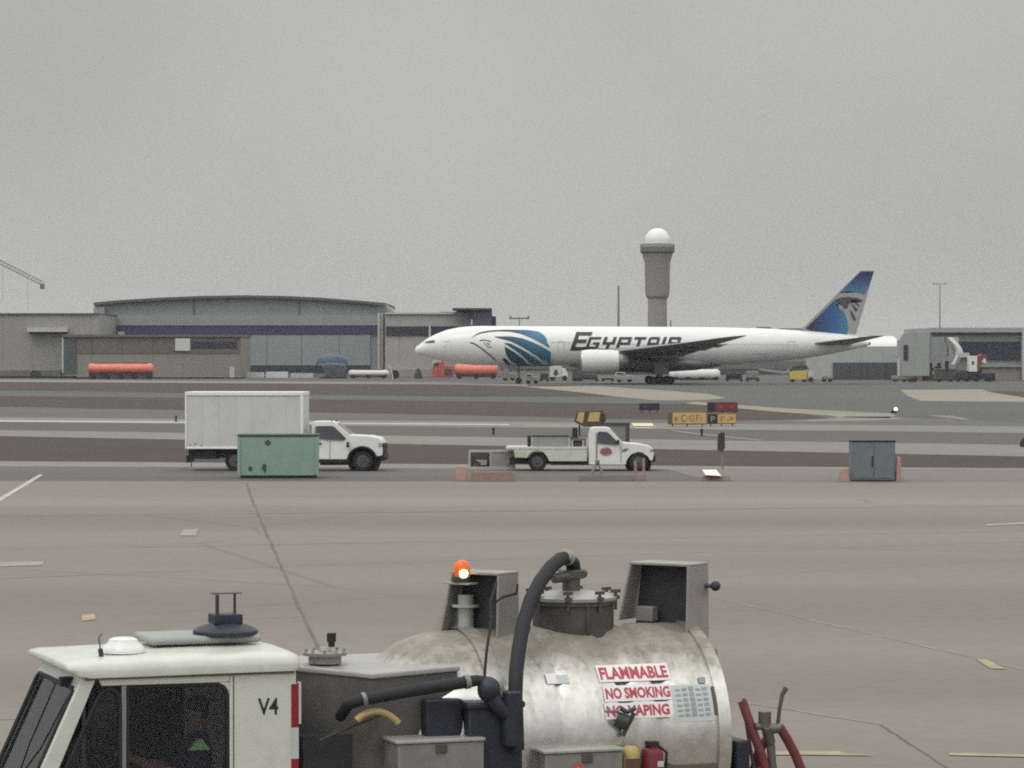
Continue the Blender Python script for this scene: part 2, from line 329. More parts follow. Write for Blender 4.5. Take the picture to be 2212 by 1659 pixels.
def joint(u0, v0, u1, v1, w, m=G_JOINT):
    a, c = gnd(u0, v0, .018), gnd(u1, v1, .018); d = (c - a).normalized(); n = Vector((-d.y, d.x, 0)) * w / 2
    b = MB(); N = 24; rnd = random.Random(int(u0 + v1)); up, dn = [], []
    for i in range(N + 1):
        p = a.lerp(c, i / N); k = .5 + rnd.random() * .9; j = n * (rnd.random() - .5) * 1.2
        up.append(p + n * k + j); dn.append(p - n * k + j)
    b.grid([up, dn]); tag(b.build('apron_joint', m, smooth=False), kind='structure')
joint(532, 1043, 545, 1080, .09); joint(545, 1080, 590, 1185, .08); joint(590, 1185, 700, 1430, .06); joint(700, 1430, 860, 1800, .05)
joint(1900, 1564, 2080, 1680, .045)
joint(-300, 1192, 2500, 1142, .10, G_OLD); joint(-300, 1263, 640, 1222, .06, G_OLD); joint(-300, 1118, 2500, 1090, .08)
joint(280, 1346, 700, 1330, .03, G_OLD); joint(1540, 1290, 2400, 1490, .045, G_OLD); joint(640, 1222, 2500, 1160, .06, G_OLD)
joint(1500, 1500, 1900, 1564, .05, G_OLD); joint(-200, 1560, 60, 1552, .06, G_OLD)

# ------------------------------------------------------------------ lavatory truck in front
T0 = ray(178, 1445) * (27.7 / ray(178, 1445).y); T0 = Vector((T0.x, 27.7, 0)); YAW = R(20)
TA = Vector((math.cos(YAW), math.sin(YAW), 0)); TN = Vector((-math.sin(YAW), math.cos(YAW), 0)); EYE = Vector((0, 0, CAMH))
def tp(u, v, b=0.):                            # grid reading on the truck's lengthwise plane b -> local point
    d = ray(u, v); q = T0 + TN * b; t = (q - EYE).dot(TN) / d.dot(TN); p = EYE + d * t
    return Vector(((p - T0).dot(TA), b, p.z))
TR = thing('lavatory_truck', 'aluminium tank service truck with cream white cab marked V4, nearest vehicle', 'service truck', T0, YAW)
CW = 1.64                                      # cab width
def fa(z): return -.46 * (2.33 - z)            # raked front plane
m = MB()                                       # cab shell: pillars, headers, rear side panels, lower doors, back, floor
for y0, y1 in ((0, .06), (CW - .06, CW)):
    m.prism([(fa(2.33), 2.33), (fa(2.33) + .13, 2.33), (fa(1.2) + .17, 1.2), (fa(1.2), 1.2)], y0, y1)
    m.prism([(.13, 2.33), (.17, 2.24), (1.30, 2.235), (1.30, 2.33)], y0, y1)
    m.prism([(1.27, 2.235), (1.30, 2.235), (1.30, 2.12), (1.285, 2.17), (1.25, 2.21), (1.20, 2.235)], y0, y1)
    m.box(1.301, 1.90, y0, y1, .55, 2.33)
    m.prism([(fa(1.2), 1.2), (1.30, 1.2), (1.30, .55), (.62, .55), (.55, .8), (.35, .95), (.05, .9), (-.1, .55), (-.5, .55)], y0, y1)
m.box(1.86, 1.90, .061, CW - .061, .55, 2.33); m.box(-.4, 1.86, .061, CW - .061, .6, .66)
m.hexa([(fa(2.2), .061, 2.2), (fa(2.2), CW-.061, 2.2), (fa(2.2)+.05, CW-.061, 2.2), (fa(2.2)+.05, .061, 2.2)], [(fa(2.36), .061, 2.36), (fa(2.36), CW-.061, 2.36), (fa(2.36)+.05, CW-.061, 2.36), (fa(2.36)+.05, .061, 2.36)])
m.hexa([(-.55, .061, .55), (-.55, CW-.061, .55), (-.45, CW-.061, .55), (-.45, .061, .55)], [(fa(1.2), .061, 1.2), (fa(1.2), CW-.061, 1.2), (fa(1.2)+.08, CW-.061, 1.2), (fa(1.2)+.08, .061, 1.2)])
cab = m.build('cab', M_CAB, TR, bevel=.012)
m = MB()                                       # roof: rounded cap with an overhanging visor in front
rings = []
for x, zb, hh, ins in ((-.135, 2.385, .25, .02), (-.12, 2.37, .45, 0), (-.03, 2.335, .8, 0), (.06, 2.315, .95, 0), (.4, 2.315, 1, 0), (1.0, 2.318, 1.05, 0), (1.86, 2.32, 1.05, 0), (1.915, 2.325, .95, .01), (1.93, 2.34, .7, .03)):
    y0, y1 = -.04 + ins, CW + .04 - ins
    rings.append([(x, y0, zb), (x, y0 - .006, zb + .055*hh), (x, y0 + .012, zb + .105*hh), (x, y0 + .06, zb + .135*hh), (x, y0 + .3, zb + .15*hh), (x, CW/2, zb + .158*hh), (x, y1 - .3, zb + .15*hh), (x, y1 - .06, zb + .135*hh), (x, y1 - .012, zb + .105*hh), (x, y1 + .006, zb + .055*hh), (x, y1, zb)])
m.loft(rings); m.build('roof', M_CAB, TR, angle=60)
m = MB(); m.box(.02, 1.88, -.012, -.002, 2.295, 2.312); m.build('drip_rail', mat('warm_grey_rubber_trim', (.16, .15, .12), .6), TR)  # warm grey trim strip below the roof lip
# windscreen, vent windows, door windows
m = MB(); g = .02
m.hexa([(fa(1.22)+g, .11, 1.22), (fa(1.22)+g, CW-.11, 1.22), (fa(1.22)+g+.008, CW-.11, 1.22), (fa(1.22)+g+.008, .11, 1.22)], [(fa(2.2)+g, .11, 2.2), (fa(2.2)+g, CW-.11, 2.2), (fa(2.2)+g+.008, CW-.11, 2.2), (fa(2.2)+g+.008, .11, 2.2)])
ws = m.build('windscreen', M_GLASS, TR)
m = MB()
def gasket(pts, r, y): m.tube([(x, y, z) for x, z in pts], r, 8)
for y in (.02, CW - .02):
    gasket([(fa(1.24)+.22, 1.24), (.10, 2.05), (.17, 2.18), (.24, 2.215), (.31, 2.18), (.335, 2.08), (.335, 1.24)], .022, y)
    gasket([(.40, 1.24), (.40, 2.22), (1.19, 2.22), (1.25, 2.19), (1.285, 2.12), (1.29, 1.24)], .016, y)
m.tube([(fa(1.24)-.005, .08, 1.24), (fa(2.18)-.005, .08, 2.18), (fa(2.22)-.005, .12, 2.22), (fa(2.22)-.005, CW-.12, 2.22), (fa(2.18)-.005, CW-.08, 2.18), (fa(1.24)-.005, CW-.08, 1.24)], .02, 8)
m.build('window_gasket', M_BLACK, TR)
for y, nm in ((.03, 0), (CW - .03, 1)):
    m = MB(); m.prism([(fa(1.22)+.22, 1.22), (.11, 2.05), (.18, 2.17), (.24, 2.2), (.30, 2.17), (.32, 2.08), (.32, 1.22)], y - .004, y + .004); m.build('vent_window', (M_GLASS, M_GLD)[nm], TR, smooth=False)
    m = MB(); m.prism([(.405, 1.22), (.405, 2.22), (1.19, 2.22), (1.25, 2.19), (1.285, 2.12), (1.29, 1.22)], y - .004, y + .004); m.build('door_window', (M_GLASS, M_GLD)[nm], TR, smooth=False)
    m = MB(); m.box(.345, .385, y - .028, y + .025, 1.2, 2.235); m.build('window_post', mat('bare_window_post', (.30, .30, .31), .35, .6), TR, bevel=.006)
m = MB()
for sx in (0,): m.box(1.33, 1.338, -.004, .0, .6, 2.29)
m.build('door_gap', M_DARK, TR, smooth=False)
m = MB(); m.tube([(-.05, .30, 2.26), (-.10, .32, 2.24), (-.11, .62, 2.235)], .018, 8); m.box(-.13, -.02, .27, .36, 2.22, 2.30); m.tube([(-.11, .55, 2.235), (-.33, .62, 1.7), (-.40, .7, 1.45)], .008, 6); m.build('wiper', M_BLACK, TR)
# lettering and reflective tape
m = MB(); q0, q1 = tp(557, 1545), tp(601, 1509); letters(m, 'V4', q1.x - q0.x, q1.z - q0.z + .01, lambda x, y: (q0.x + x, -.004, q0.z + y), bold=.015); m.build('cab_lettering', M_INK, TR, smooth=False)
for z0, z1 in ((1.82, 2.20), (1.1, 1.545)): m = MB(); m.box(1.855, 1.922, -.006, .06, z0, z1); m.build('red_reflective_tape', mat('red_reflective', (.24, .012, .02), .4, var=.2, scale=12), TR, smooth=False)
m = MB(); m.box(1.855, 1.922, -.005, .06, 1.5451, 1.8199); m.box(1.9225, 1.945, -.004, .06, 1.85, 2.215); m.build('white_reflective_tape', M_STG, TR, smooth=False)
# roof furniture
q = tp(266, 1404, .55)
m = MB(); m.lathe([(.20, 0), (.20, .02), (.17, .06), (.13, .095), (.125, .115), (.09, .13), (.01, .135)], (q.x, .55, 2.475)); rv = m.build('roof_vent', M_WHITE, TR)
m = MB(); a0 = tp(219, 1414, .35); m.tube([(a0.x, .35, 2.46), (a0.x - .01, .35, 2.53)], .022, 8); m.tube([(a0.x - .01, .35, 2.53), (a0.x - .02, .36, 2.63), (a0.x + .01, .36, 2.66)], .006, 6); m.build('antenna', M_DARK, TR)
m = MB(); m.box(.78, 1.80, .75, 1.45, 2.505, 2.575); m.build('roof_hatch', mat('grey_roof_hatch', (.30, .31, .305), .45, var=.08, stain=(.28, .28, .26)), TR, bevel=.03)
hx = tp(487, 1380, .95).x
m = MB(); m.lathe([(.05, 0), (.06, .03), (.29, .035), (.295, .07), (.25, .10), (.15, .135), (.14, .14)], (hx, .95, 2.535)); m.box(hx - .13, hx + .13, .83, 1.07, 2.67, 2.755); m.cyl((hx - .06, .95, 2.49), (hx - .06, .95, 2.56), .03)
rb = m.build('roof_ventilator', M_NAVY, TR, bevel=.008)
m = MB(); m.box(hx - .115, hx - .09, .83, .87, 2.755, 2.935); m.box(hx + .105, hx + .12, 1.03, 1.07, 2.755, 2.935); m.box(hx - .13, hx + .14, .9, 1.0, 2.935, 2.942); m.build('guard_loop', M_DARK, rb)
# driver's compartment
m = MB(); m.box(.95, 1.45, .25, .75, .95, 1.15); m.prism([(1.35, 1.1), (1.5, 1.1), (1.62, 1.9), (1.52, 1.9)], .27, .73); m.build('driver_seat', M_DARK, TR, bevel=.04)
m = MB(); m.prism([(fa(1.2) + .1, .9), (fa(1.2) + .1, 1.22), (-.08, 1.32), (.05, 1.2), (.05, .9)], .08, CW - .08); m.build('dashboard', M_DARK, TR, bevel=.03)
m = MB(); N = 24; cst = Vector((.36, .5, 1.42)); ax = Vector((-.6, 0, .8)); e1 = Vector((0, 1, 0)); e2 = ax.cross(e1)
m.tube([cst + (e1 * math.cos(2*math.pi*i/N) + e2 * math.sin(2*math.pi*i/N)) * .22 for i in range(N + 1)], .016, 8); m.tube([cst - e1*.2, cst, cst + e1*.2], .014, 8); m.tube([cst, cst - ax*.5], .02, 8); m.build('steering_wheel', M_BLACK, TR)
# water box behind the cab
c0 = Vector((2.60, .12, 0)); m = MB()
m.hexa([(2.0, .12, .6), (3.5, .12, .6), (3.5, 1.5, .6), (2.0, 1.5, .6)], [(2.0, .5, 2.20), (3.45, .12, 2.24), (3.45, 1.5, 2.30), (2.0, 1.5, 2.24)])
m.b.free(); m = MB()
foot = [(1.98, .95), (2.64, .14), (3.44, .14), (3.44, 1.55), (1.98, 1.55)]
top = [2.235, 2.20, 2.245, 2.24, 2.24]
A = [m.b.verts.new((x, y, .6)) for x, y in foot]; B = [m.b.verts.new((x, y, z)) for (x, y), z in zip(foot, top)]
for i in range(5): m.b.faces.new((A[i], A[(i+1)%5], B[(i+1)%5], B[i]))
m.b.faces.new(A[::-1]); m.b.faces.new(B)
wb = m.build('water_box', mat('warm_grey_box_steel', (.125, .117, .108), .5, .15, var=.2, scale=5, stain=(.075, .07, .06), stain_scale=2.2, stain_amt=.6), TR, smooth=False)
m = MB()
def grow(p): cx_, cy_ = 2.75, 1.0; return (cx_ + (p[0]-cx_)*1.03, cy_ + (p[1]-cy_)*1.03)
A = [m.b.verts.new((*grow(p), z + .003)) for p, z in zip(foot, top)]; B = [m.b.verts.new((*grow(p), z + .055)) for p, z in zip(foot, top)]
for i in range(5): m.b.faces.new((A[i], A[(i+1)%5], B[(i+1)%5], B[i]))
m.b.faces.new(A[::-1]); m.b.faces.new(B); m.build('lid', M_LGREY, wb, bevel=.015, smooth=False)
fx = tp(702, 1425, .85).x
m = MB(); m.lathe([(.15, 0), (.15, .07), (.20, .072), (.205, .10), (.06, .105), (.05, .14), (.045, .145)], (fx, .85, 2.29))
for k in range(10): m.cyl((fx + .18*math.cos(k*.628), .85 + .18*math.sin(k*.628), 2.36), (fx + .18*math.cos(k*.628), .85 + .18*math.sin(k*.628), 2.42), .014, seg=8)
fl = m.build('filler_flange', mat('old_grey_flange', (.30, .29, .26), .55, .3, var=.25, scale=14), TR)
kx = tp(716, 1392, .9).x
m = MB(); m.cyl((kx, .9, 2.43), (kx, .9, 2.50), .03); m.cyl((kx, .9, 2.475), (kx, .9, 2.555), .042); m.build('cap', M_BLACK, fl)
# tank
TC, TWd, TH, TZ = 1.0, 1.08, 1.0, 1.55
def tk(a, ph, k=1., off=0.): return Vector((a, TC - (TWd*k + off) * math.cos(ph), TZ + (TH*k + off) * math.sin(ph)))
NS = 64; PH = [2*math.pi*i/NS for i in range(NS)]
m = MB(); prof = [(2.76, .02), (2.77, .2), (2.81, .40), (2.89, .60), (3.03, .78), (3.22, .90), (3.46, .97), (3.70, .985), (3.81, 1.0), (4.35, 1.0), (4.37, .985), (4.41, .985), (4.43, 1.0), (4.93, 1.0), (4.98, .968), (5.05, .968), (5.10, 1.0), (5.28, 1.0), (5.33, .968), (5.40, .968), (5.45, 1.0), (5.98, 1.0), (6.0, .985), (6.04, .95), (6.10, .80), (6.15, .5), (6.17, .2), (6.175, .02)]
def tank_metal():
    m_ = bpy.data.materials.new('weathered_tank_aluminium'); m_.use_nodes = True; n = m_.node_tree; b_ = n.nodes['Principled BSDF']
    t = n.nodes.new('ShaderNodeTexCoord'); g = n.nodes.new('ShaderNodeNewGeometry'); sp = n.nodes.new('ShaderNodeSeparateXYZ'); n.links.new(g.outputs['Normal'], sp.inputs[0])
    def noise(sc, det, st=(1, 1, 1)):
        mp = n.nodes.new('ShaderNodeMapping'); mp.inputs['Scale'].default_value = st; n.links.new(t.outputs['Object'], mp.inputs[0])
        o_ = n.nodes.new('ShaderNodeTexNoise'); o_.inputs['Scale'].default_value = sc; o_.inputs['Detail'].default_value = det; o_.inputs['Roughness'].default_value = .68; n.links.new(mp.outputs[0], o_.inputs['Vector']); return o_.outputs['Fac']
    def rng(src, a, b, c, d):
        r = n.nodes.new('ShaderNodeMapRange'); r.inputs['From Min'].default_value = a; r.inputs['From Max'].default_value = b; r.inputs['To Min'].default_value = c; r.inputs['To Max'].default_value = d; n.links.new(src, r.inputs['Value']); return r.outputs[0]
    def op(o_, a, b):
        m2 = n.nodes.new('ShaderNodeMath'); m2.operation = o_; n.links.new(a, m2.inputs[0]); n.links.new(b, m2.inputs[1]); m2.use_clamp = True; return m2.outputs[0]
    n1, n2, n3 = noise(3.2, 9), noise(9, 8), noise(2.4, 6, (3.5, 3.5, .35))
    dust = op('MULTIPLY', rng(sp.outputs['Z'], .55, .82, .05, 1), rng(n1, .3, .62, .68, 1.0))      # grime that settles on the upper shell
    run = op('MULTIPLY', rng(n3, .48, .72, .02, .6), rng(n2, .3, .6, .4, 1))                            # runs down the sides
    f = op('ADD', dust, run)
    mx = n.nodes.new('ShaderNodeMix'); mx.data_type = 'RGBA'; n.links.new(f, mx.inputs[0]); mx.inputs[6].default_value = (.70, .69, .645, 1); mx.inputs[7].default_value = (.255, .228, .185, 1)
    sc = n.nodes.new('ShaderNodeVectorMath'); sc.operation = 'SCALE'; n.links.new(mx.outputs[2], sc.inputs[0]); n.links.new(rng(n2, .3, .7, .86, 1.14), sc.inputs['Scale'])
    n.links.new(sc.outputs[0], b_.inputs['Base Color']); n.links.new(rng(f, 0, 1, .95, .25), b_.inputs['Metallic'])
    n.links.new(op('ADD', rng(n2, .3, .7, .12, .28), rng(f, 0, 1, 0, .45)), b_.inputs['Roughness'])
    bp = n.nodes.new('ShaderNodeBump'); bp.inputs['Strength'].default_value = .25; bp.inputs['Distance'].default_value = .015; n.links.new(n1, bp.inputs['Height']); n.links.new(bp.outputs[0], b_.inputs['Normal'])
    return m_
M_TANK = tank_metal()
m.loft([[tk(a, p, k) for p in PH] for a, k in prof]); tank = m.build('tank', M_TANK, TR, angle=50)
for a0_, a1_ in ((3.72, 3.86), (5.90, 6.02)):
    m = MB(); m.loft([[tk(a0_, p, 1, .002) for p in PH], [tk(a0_, p, 1, .022) for p in PH], [tk(a1_, p, 1, .022) for p in PH], [tk(a1_, p, 1, .002) for p in PH]], cap=False); m.build('tank_band', M_TANK, tank)
m = MB(); m.loft([[tk(a, R(d), 1, .012) for d in range(-12, -176, -6)] + [tk(a, R(d), 1, .002) for d in range(-174, -11, 6)] for a in (4.75, 5.895)]); m.build('tank_shade_band', mat('belly_shade_grey', (.19, .18, .165), .6, .2, var=.12, scale=5, stain=(.12, .11, .1)), tank)  # stained grey shell that paints in the shaded, ground-reflecting underside of the tank
# stickers on the tank side
def dec(mb, a0, a1, z0, z1, off, n=8):
    def ph(z): return math.asin(max(-1, min(1, (z - TZ) / TH)))
    mb.grid([[tk(a0 + (a1-a0)*i/2, ph(z0 + (z1-z0)*j/n), 1, off) for j in range(n+1)] for i in range(3)])
def tphi(u, v): # reading -> a, z on the near side of the tank
    z = tp(u, v, .05)
    for _ in range(6):
        s = max(-.99, min(.99, (z.z - TZ) / TH)); y = TC - TWd * math.sqrt(1 - s*s); z = tp(u, v, y)
    return z.x, z.z
rows = [('FLAMMABLE', (1298, 1438), (1436, 1466), 1.0), ('NO SMOKING', (1310, 1482), (1444, 1508), 1.0), ('NO VAPING', (1312, 1520), (1444, 1546), 1.0)]
for txt, (u0, v0), (u1, v1), k in rows:
    a0_, z0_ = tphi(u0, v1 + 3); a1_, z1_ = tphi(u1, v0)
    mw, mr = MB(), MB()
    dec(mw, a0_ - .02, a1_ + .02, z0_ - .022, z1_ + .02, .005)
    def f(x, y, a0_=a0_, z0_=z0_):
        s = max(-1, min(1, (z0_ + y - TZ) / TH)); return tk(a0_ + x, math.asin(s), 1, .008)
    letters(mr, txt, a1_ - a0_, z1_ - z0_, f, bold=.035)
    st = mw.build('warning_sticker', M_STW, TR, normals=False); mr.build('warning_lettering', M_STR, st, smooth=False, normals=False)
for u0, v0, u1, v1 in ((1182, 1455, 1202, 1478), (1204, 1458, 1226, 1478)):
    a0_, z0_ = tphi(u0, v1); a1_, z1_ = tphi(u1, v0); m = MB(); dec(m, a0_, a1_, z0_, z1_, .006); m.build('blank_sticker', M_STG if u0 > 1190 else M_STW, TR, normals=False)
m = MB(); a0_, z0_ = tphi(1458, 1560); a1_, z1_ = tphi(1532, 1478); dec(m, a0_, a1_, z0_, z1_, .007); ip = m.build('instruction_plate', M_STG, TR, normals=False)
m = MB()
for r_ in range(6):
    for c_ in range(5):
        x0 = a0_ + (a1_-a0_)*(.1 + .17*c_); z0 = z0_ + (z1_-z0_)*(.14 + .14*r_); dec(m, x0, x0 + (a1_-a0_)*.12, z0, z0 + (z1_-z0_)*(.05 + .03*((r_*3+c_) % 3)), .010, 2)
dec(m, a1_ - .10, a1_ - .03, z1_ + .01, z1_ + .06, .010, 2)
m.build('instruction_print', mat('grey_print', (.27, .30, .30), .5), ip, normals=False)
m = MB(); dec(m, a1_ + .005, a1_ + .03, z0_ + .05, z1_ - .02, .012); m.build('plate_edge', M_DGREY, ip, normals=False)
# manway, hose, pump
mx_ = tp(1238, 1330, 1.0).x; mz = TZ + TH - .05
m = MB(); m.lathe([(.38, -.05), (.38, .25), (.40, .252), (.40, .285), (.36, .29)], (mx_, 1.0, mz)); m.cyl((mx_ + .0, .615, mz), (mx_, .615, mz + .25), .018)
mw_ = m.build('manway', M_DGREY, TR)
m = MB(); m.lathe([(.41, 0), (.415, .03), (.34, .06), (.15, .085), (.01, .09)], (mx_, 1.0, mz + .29)); lid = m.build('manway_lid', M_LGREY, mw_)
for k in range(8):
    a = k * math.pi / 4 + .3; x, y = mx_ + .40 * math.cos(a), 1.0 + .40 * math.sin(a); m = MB()
    m.cyl((x, y, mz + .2), (x, y, mz + .38), .016, seg=8); m.box(x - .045, x + .045, y - .012, y + .012, mz + .36, mz + .39); m.box(x - .03, x + .03, y - .03, y + .03, mz + .30, mz + .335); m.build('lid_clamp', M_DGREY, mw_)
nx = tp(1238, 1250, 1.0).x
m = MB(); m.cyl((nx - .02, 1.0, mz + .36), (nx - .02, 1.0, mz + .55), .085); m.cyl((nx - .02, 1.0, mz + .50), (nx - .02, 1.0, mz + .57), .125); m.tube([(nx - .24, .9, mz + .50), (nx + .02, .95, mz + .53), (nx + .12, 1.05, mz + .53)], .05, 10); cl = m.build('hose_clamp', mat('tarnished_coupling', (.14, .13, .115), .5, .6, var=.25, scale=10), mw_, bevel=.006)
HP = [(1117, 1620, -.22), (1115, 1550, -.22), (1113, 1500, -.2), (1115, 1450, -.12), (1121, 1400, .02), (1131, 1345, .2), (1146, 1297, .36), (1167, 1256, .52), (1190, 1225, .68), (1210, 1208, .82), (1226, 1205, .92), (1237, 1217, .98), (1241, 1242, 1.0)]
m = MB(); m.tube([tp(u, v, b_) for u, v, b_ in HP], [.066] * 9 + [.066, .066, .068, .07], 16); m.build('suction_hose', M_BLACK, TR)
for ua, va, ub, vb, bq_ in ((1128, 1362, 1131, 1350, .17),): m = MB(); m.tube([tp(ua, va, bq_), tp(ub, vb, bq_)], .070, 14); m.build('hose_clip', M_DARK, TR)
m = MB(); t0, t1 = tp(1219, 1199, .86), tp(1228, 1206, .93); m.tube([t0, t1], .0705, 16); m.build('hose_sleeve', M_LGREY, TR)
m = MB(); m.tube([tp(735, 1548, .2), tp(752, 1522, .0), tp(770, 1515, -.06), tp(790, 1510, -.08), tp(900, 1490, -.1), tp(1010, 1473, -.14), tp(1030, 1470, -.15), tp(1062, 1472, -.15)], [.05, .052, .052, .056, .056, .054, .05, .04], 16); m.build('delivery_hose', M_BLACK, TR)
for (ua, va, ub, vb, bq_) in ((782, 1512, 790, 1510, -.08), (1004, 1474, 1014, 1472, -.14)): m = MB(); m.tube([tp(ua, va, bq_), tp(ub, vb, bq_)], .063, 14); m.build('pipe_clamp', M_GREY, TR)
m = MB(); c_ = tp(1056, 1490, -.18); m.sphere(c_, .105, (1, 1, 1.1)); m.tube([c_, tp(1072, 1522, -.2), tp(1096, 1545, -.2)], .075, 10); m.sphere(tp(1088, 1508, -.1), .045)
p0_, p1_ = tp(1012, 1518, -.15), tp(1124, 1659, -.15); m.box(p0_.x, p1_.x + .02, -.16, .3, .75, p0_.z - .02); m.box(p0_.x - .02, p1_.x + .04, -.19, .25, p0_.z - .06, p0_.z); m.cyl((p1_.x - .1, -.2, p0_.z - .4), (p1_.x - .1, -.2, p0_.z + .1), .09); m.box(p0_.x - .35, p0_.x, -.02, .3, 1.2, p0_.z + .02); m.build('valve_body', M_NAVY, TR, bevel=.02)
m = MB(); m.tube([tp(1072, 1260, .5), tp(1060, 1300, .4), tp(1062, 1340, .3), tp(1052, 1400, .15), tp(1048, 1440, .08), tp(1046, 1480, .04)], .014, 8); m.tube([tp(1072, 1300, .45), tp(1085, 1290, .5), tp(1116, 1282, .6), tp(1118, 1262, .62)], .012, 8); m.build('cable', M_BLACK, TR)
m = MB(); m.tube([tp(770 + 6*i, 1556 - 22*math.sin(math.pi*i/15)**.8 + 6*i/15, -.06) for i in range(16)], .032, 10); m.build('yellow_hose', M_YEL, TR)
m = MB(); y_ = .10
for k in range(5): m.tube([tp(690 + 20*k, 1600 - 9*k, y_), tp(735 + 22*k, 1580 - 9*k, y_)], .012, 6)
m.box(2.02, 3.4, .12, .5, .62, 1.0); m.box(2.05, 3.45, .3, .9, 1.0, 1.7); m.build('pump_frame', M_DARK, TR)
# tool boxes along the side
for (u0, v0, u1, v1, ins) in ((805, 1584, 1046, 1600, 0), (1113, 1609, 1345, 1618, 1)):
    q0, q1 = tp(860 if not ins else 1178, 1606 if not ins else 1630, -.25), tp(u1, 1588 if not ins else 1607, -.25)
    zt = (q0.z + q1.z) / 2
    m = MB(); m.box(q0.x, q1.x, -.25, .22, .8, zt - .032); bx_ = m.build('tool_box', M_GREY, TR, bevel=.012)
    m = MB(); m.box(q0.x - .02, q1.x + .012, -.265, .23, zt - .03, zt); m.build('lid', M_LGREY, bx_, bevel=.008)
    m = MB(); m.box(q0.x + .35, q0.x + .45, -.268, -.251, zt - .12, zt - .04); m.build('latch', M_DGREY, bx_, bevel=.004)
    if ins:
        cx_, cz_ = tp(1248, 1680, -.256).x, tp(1248, 1676, -.256).z; h = .13
        m = MB(); m.face([(cx_ - h, -.256, cz_), (cx_, -.256, cz_ - h), (cx_ + h, -.256, cz_), (cx_, -.256, cz_ + h)]); m.build('hazard_diamond', mat('faded_red_placard', (.42, .11, .085), .5, var=.15, scale=12), bx_, smooth=False)
        m = MB(); fl_ = [(0, .085), (.02, .05), (.05, .0), (.03, -.035), (-.03, -.035), (-.05, 0), (-.02, .03)]; m.face([(cx_ + x, -.259, cz_ + z) for x, z in fl_]); m.build('flame_symbol', mat('pale_ink', (.66, .5, .42), .5), bx_, smooth=False)
# small fittings right of the boxes
q = tp(1365, 1646, -.2); m = MB(); m.lathe([(.085, -.5), (.085, .06), (.075, .115), (.05, .14), (.01, .142)], (q.x, -.16, q.z), 20); yb = m.build('yellow_canister', M_YEL, TR)
m = MB(); m.box(q.x - .07, q.x + .06, -.25, -.235, q.z - .06, q.z + .035); m.build('label', mat('brown_label', (.10, .055, .04), .5), yb)
q = tp(1412, 1650, -.15); m = MB(); m.lathe([(.1, -.6), (.1, .08), (.08, .13), (.035, .15), (.03, .17)], (q.x, -.12, q.z), 20); fe = m.build('extinguisher', M_RED, TR)
m = MB(); m.box(q.x - .05, q.x + .05, -.16, -.08, q.z + .16, q.z + .2); m.tube([(q.x + .04, -.12, q.z + .17), (q.x + .13, -.14, q.z + .1), (q.x + .12, -.14, q.z - .3)], .014, 8); m.build('trigger', M_BLACK, fe)
m = MB(); m.box(q.x + .01, q.x + .07, -.222, -.215, q.z - .02, q.z + .03); m.box(q.x - .07, q.x - .04, -.224, -.216, q.z - .16, q.z - .06); m.build('label', M_STG, fe)
q0, q1 = tp(1305, 1598, -.02), tp(1336, 1532, -.02); m = MB(); m.box(q0.x, q1.x, -.04, .1, q0.z, q1.z); m.build('lamp_bracket', M_GREY, TR, bevel=.01)
q = tp(1352, 1562, -.1); m = MB(); m.tube([(q.x - .08, -.06, q.z + .04), (q.x + .02, -.1, q.z + .0)], .07, 14); m.tube([tp(1370, 1540, -.1), tp(1345, 1590, -.1)], .02, 8); m.tube([tp(1340, 1530, -.1), tp(1355, 1538, -.12), tp(1372, 1530, -.1)], .022, 8); m.build('work_lamp', mat('dark_green_lamp', (.03, .045, .04), .4, var=.2), TR)
q = tp(1280, 1560, .0); m = MB(); m.box(q.x - .1, q.x + .02, -.05, .05, q.z - .03, q.z + .03); m.build('junction_box', M_GREY, TR, bevel=.01)
m = MB(); m.box(tp(1228, 1570, -.02).x, tp(1300, 1570, -.02).x, -.05, -.03, 1.62, 1.68); m.build('side_marker', mat('dull_maroon', (.10, .04, .045), .5), TR)
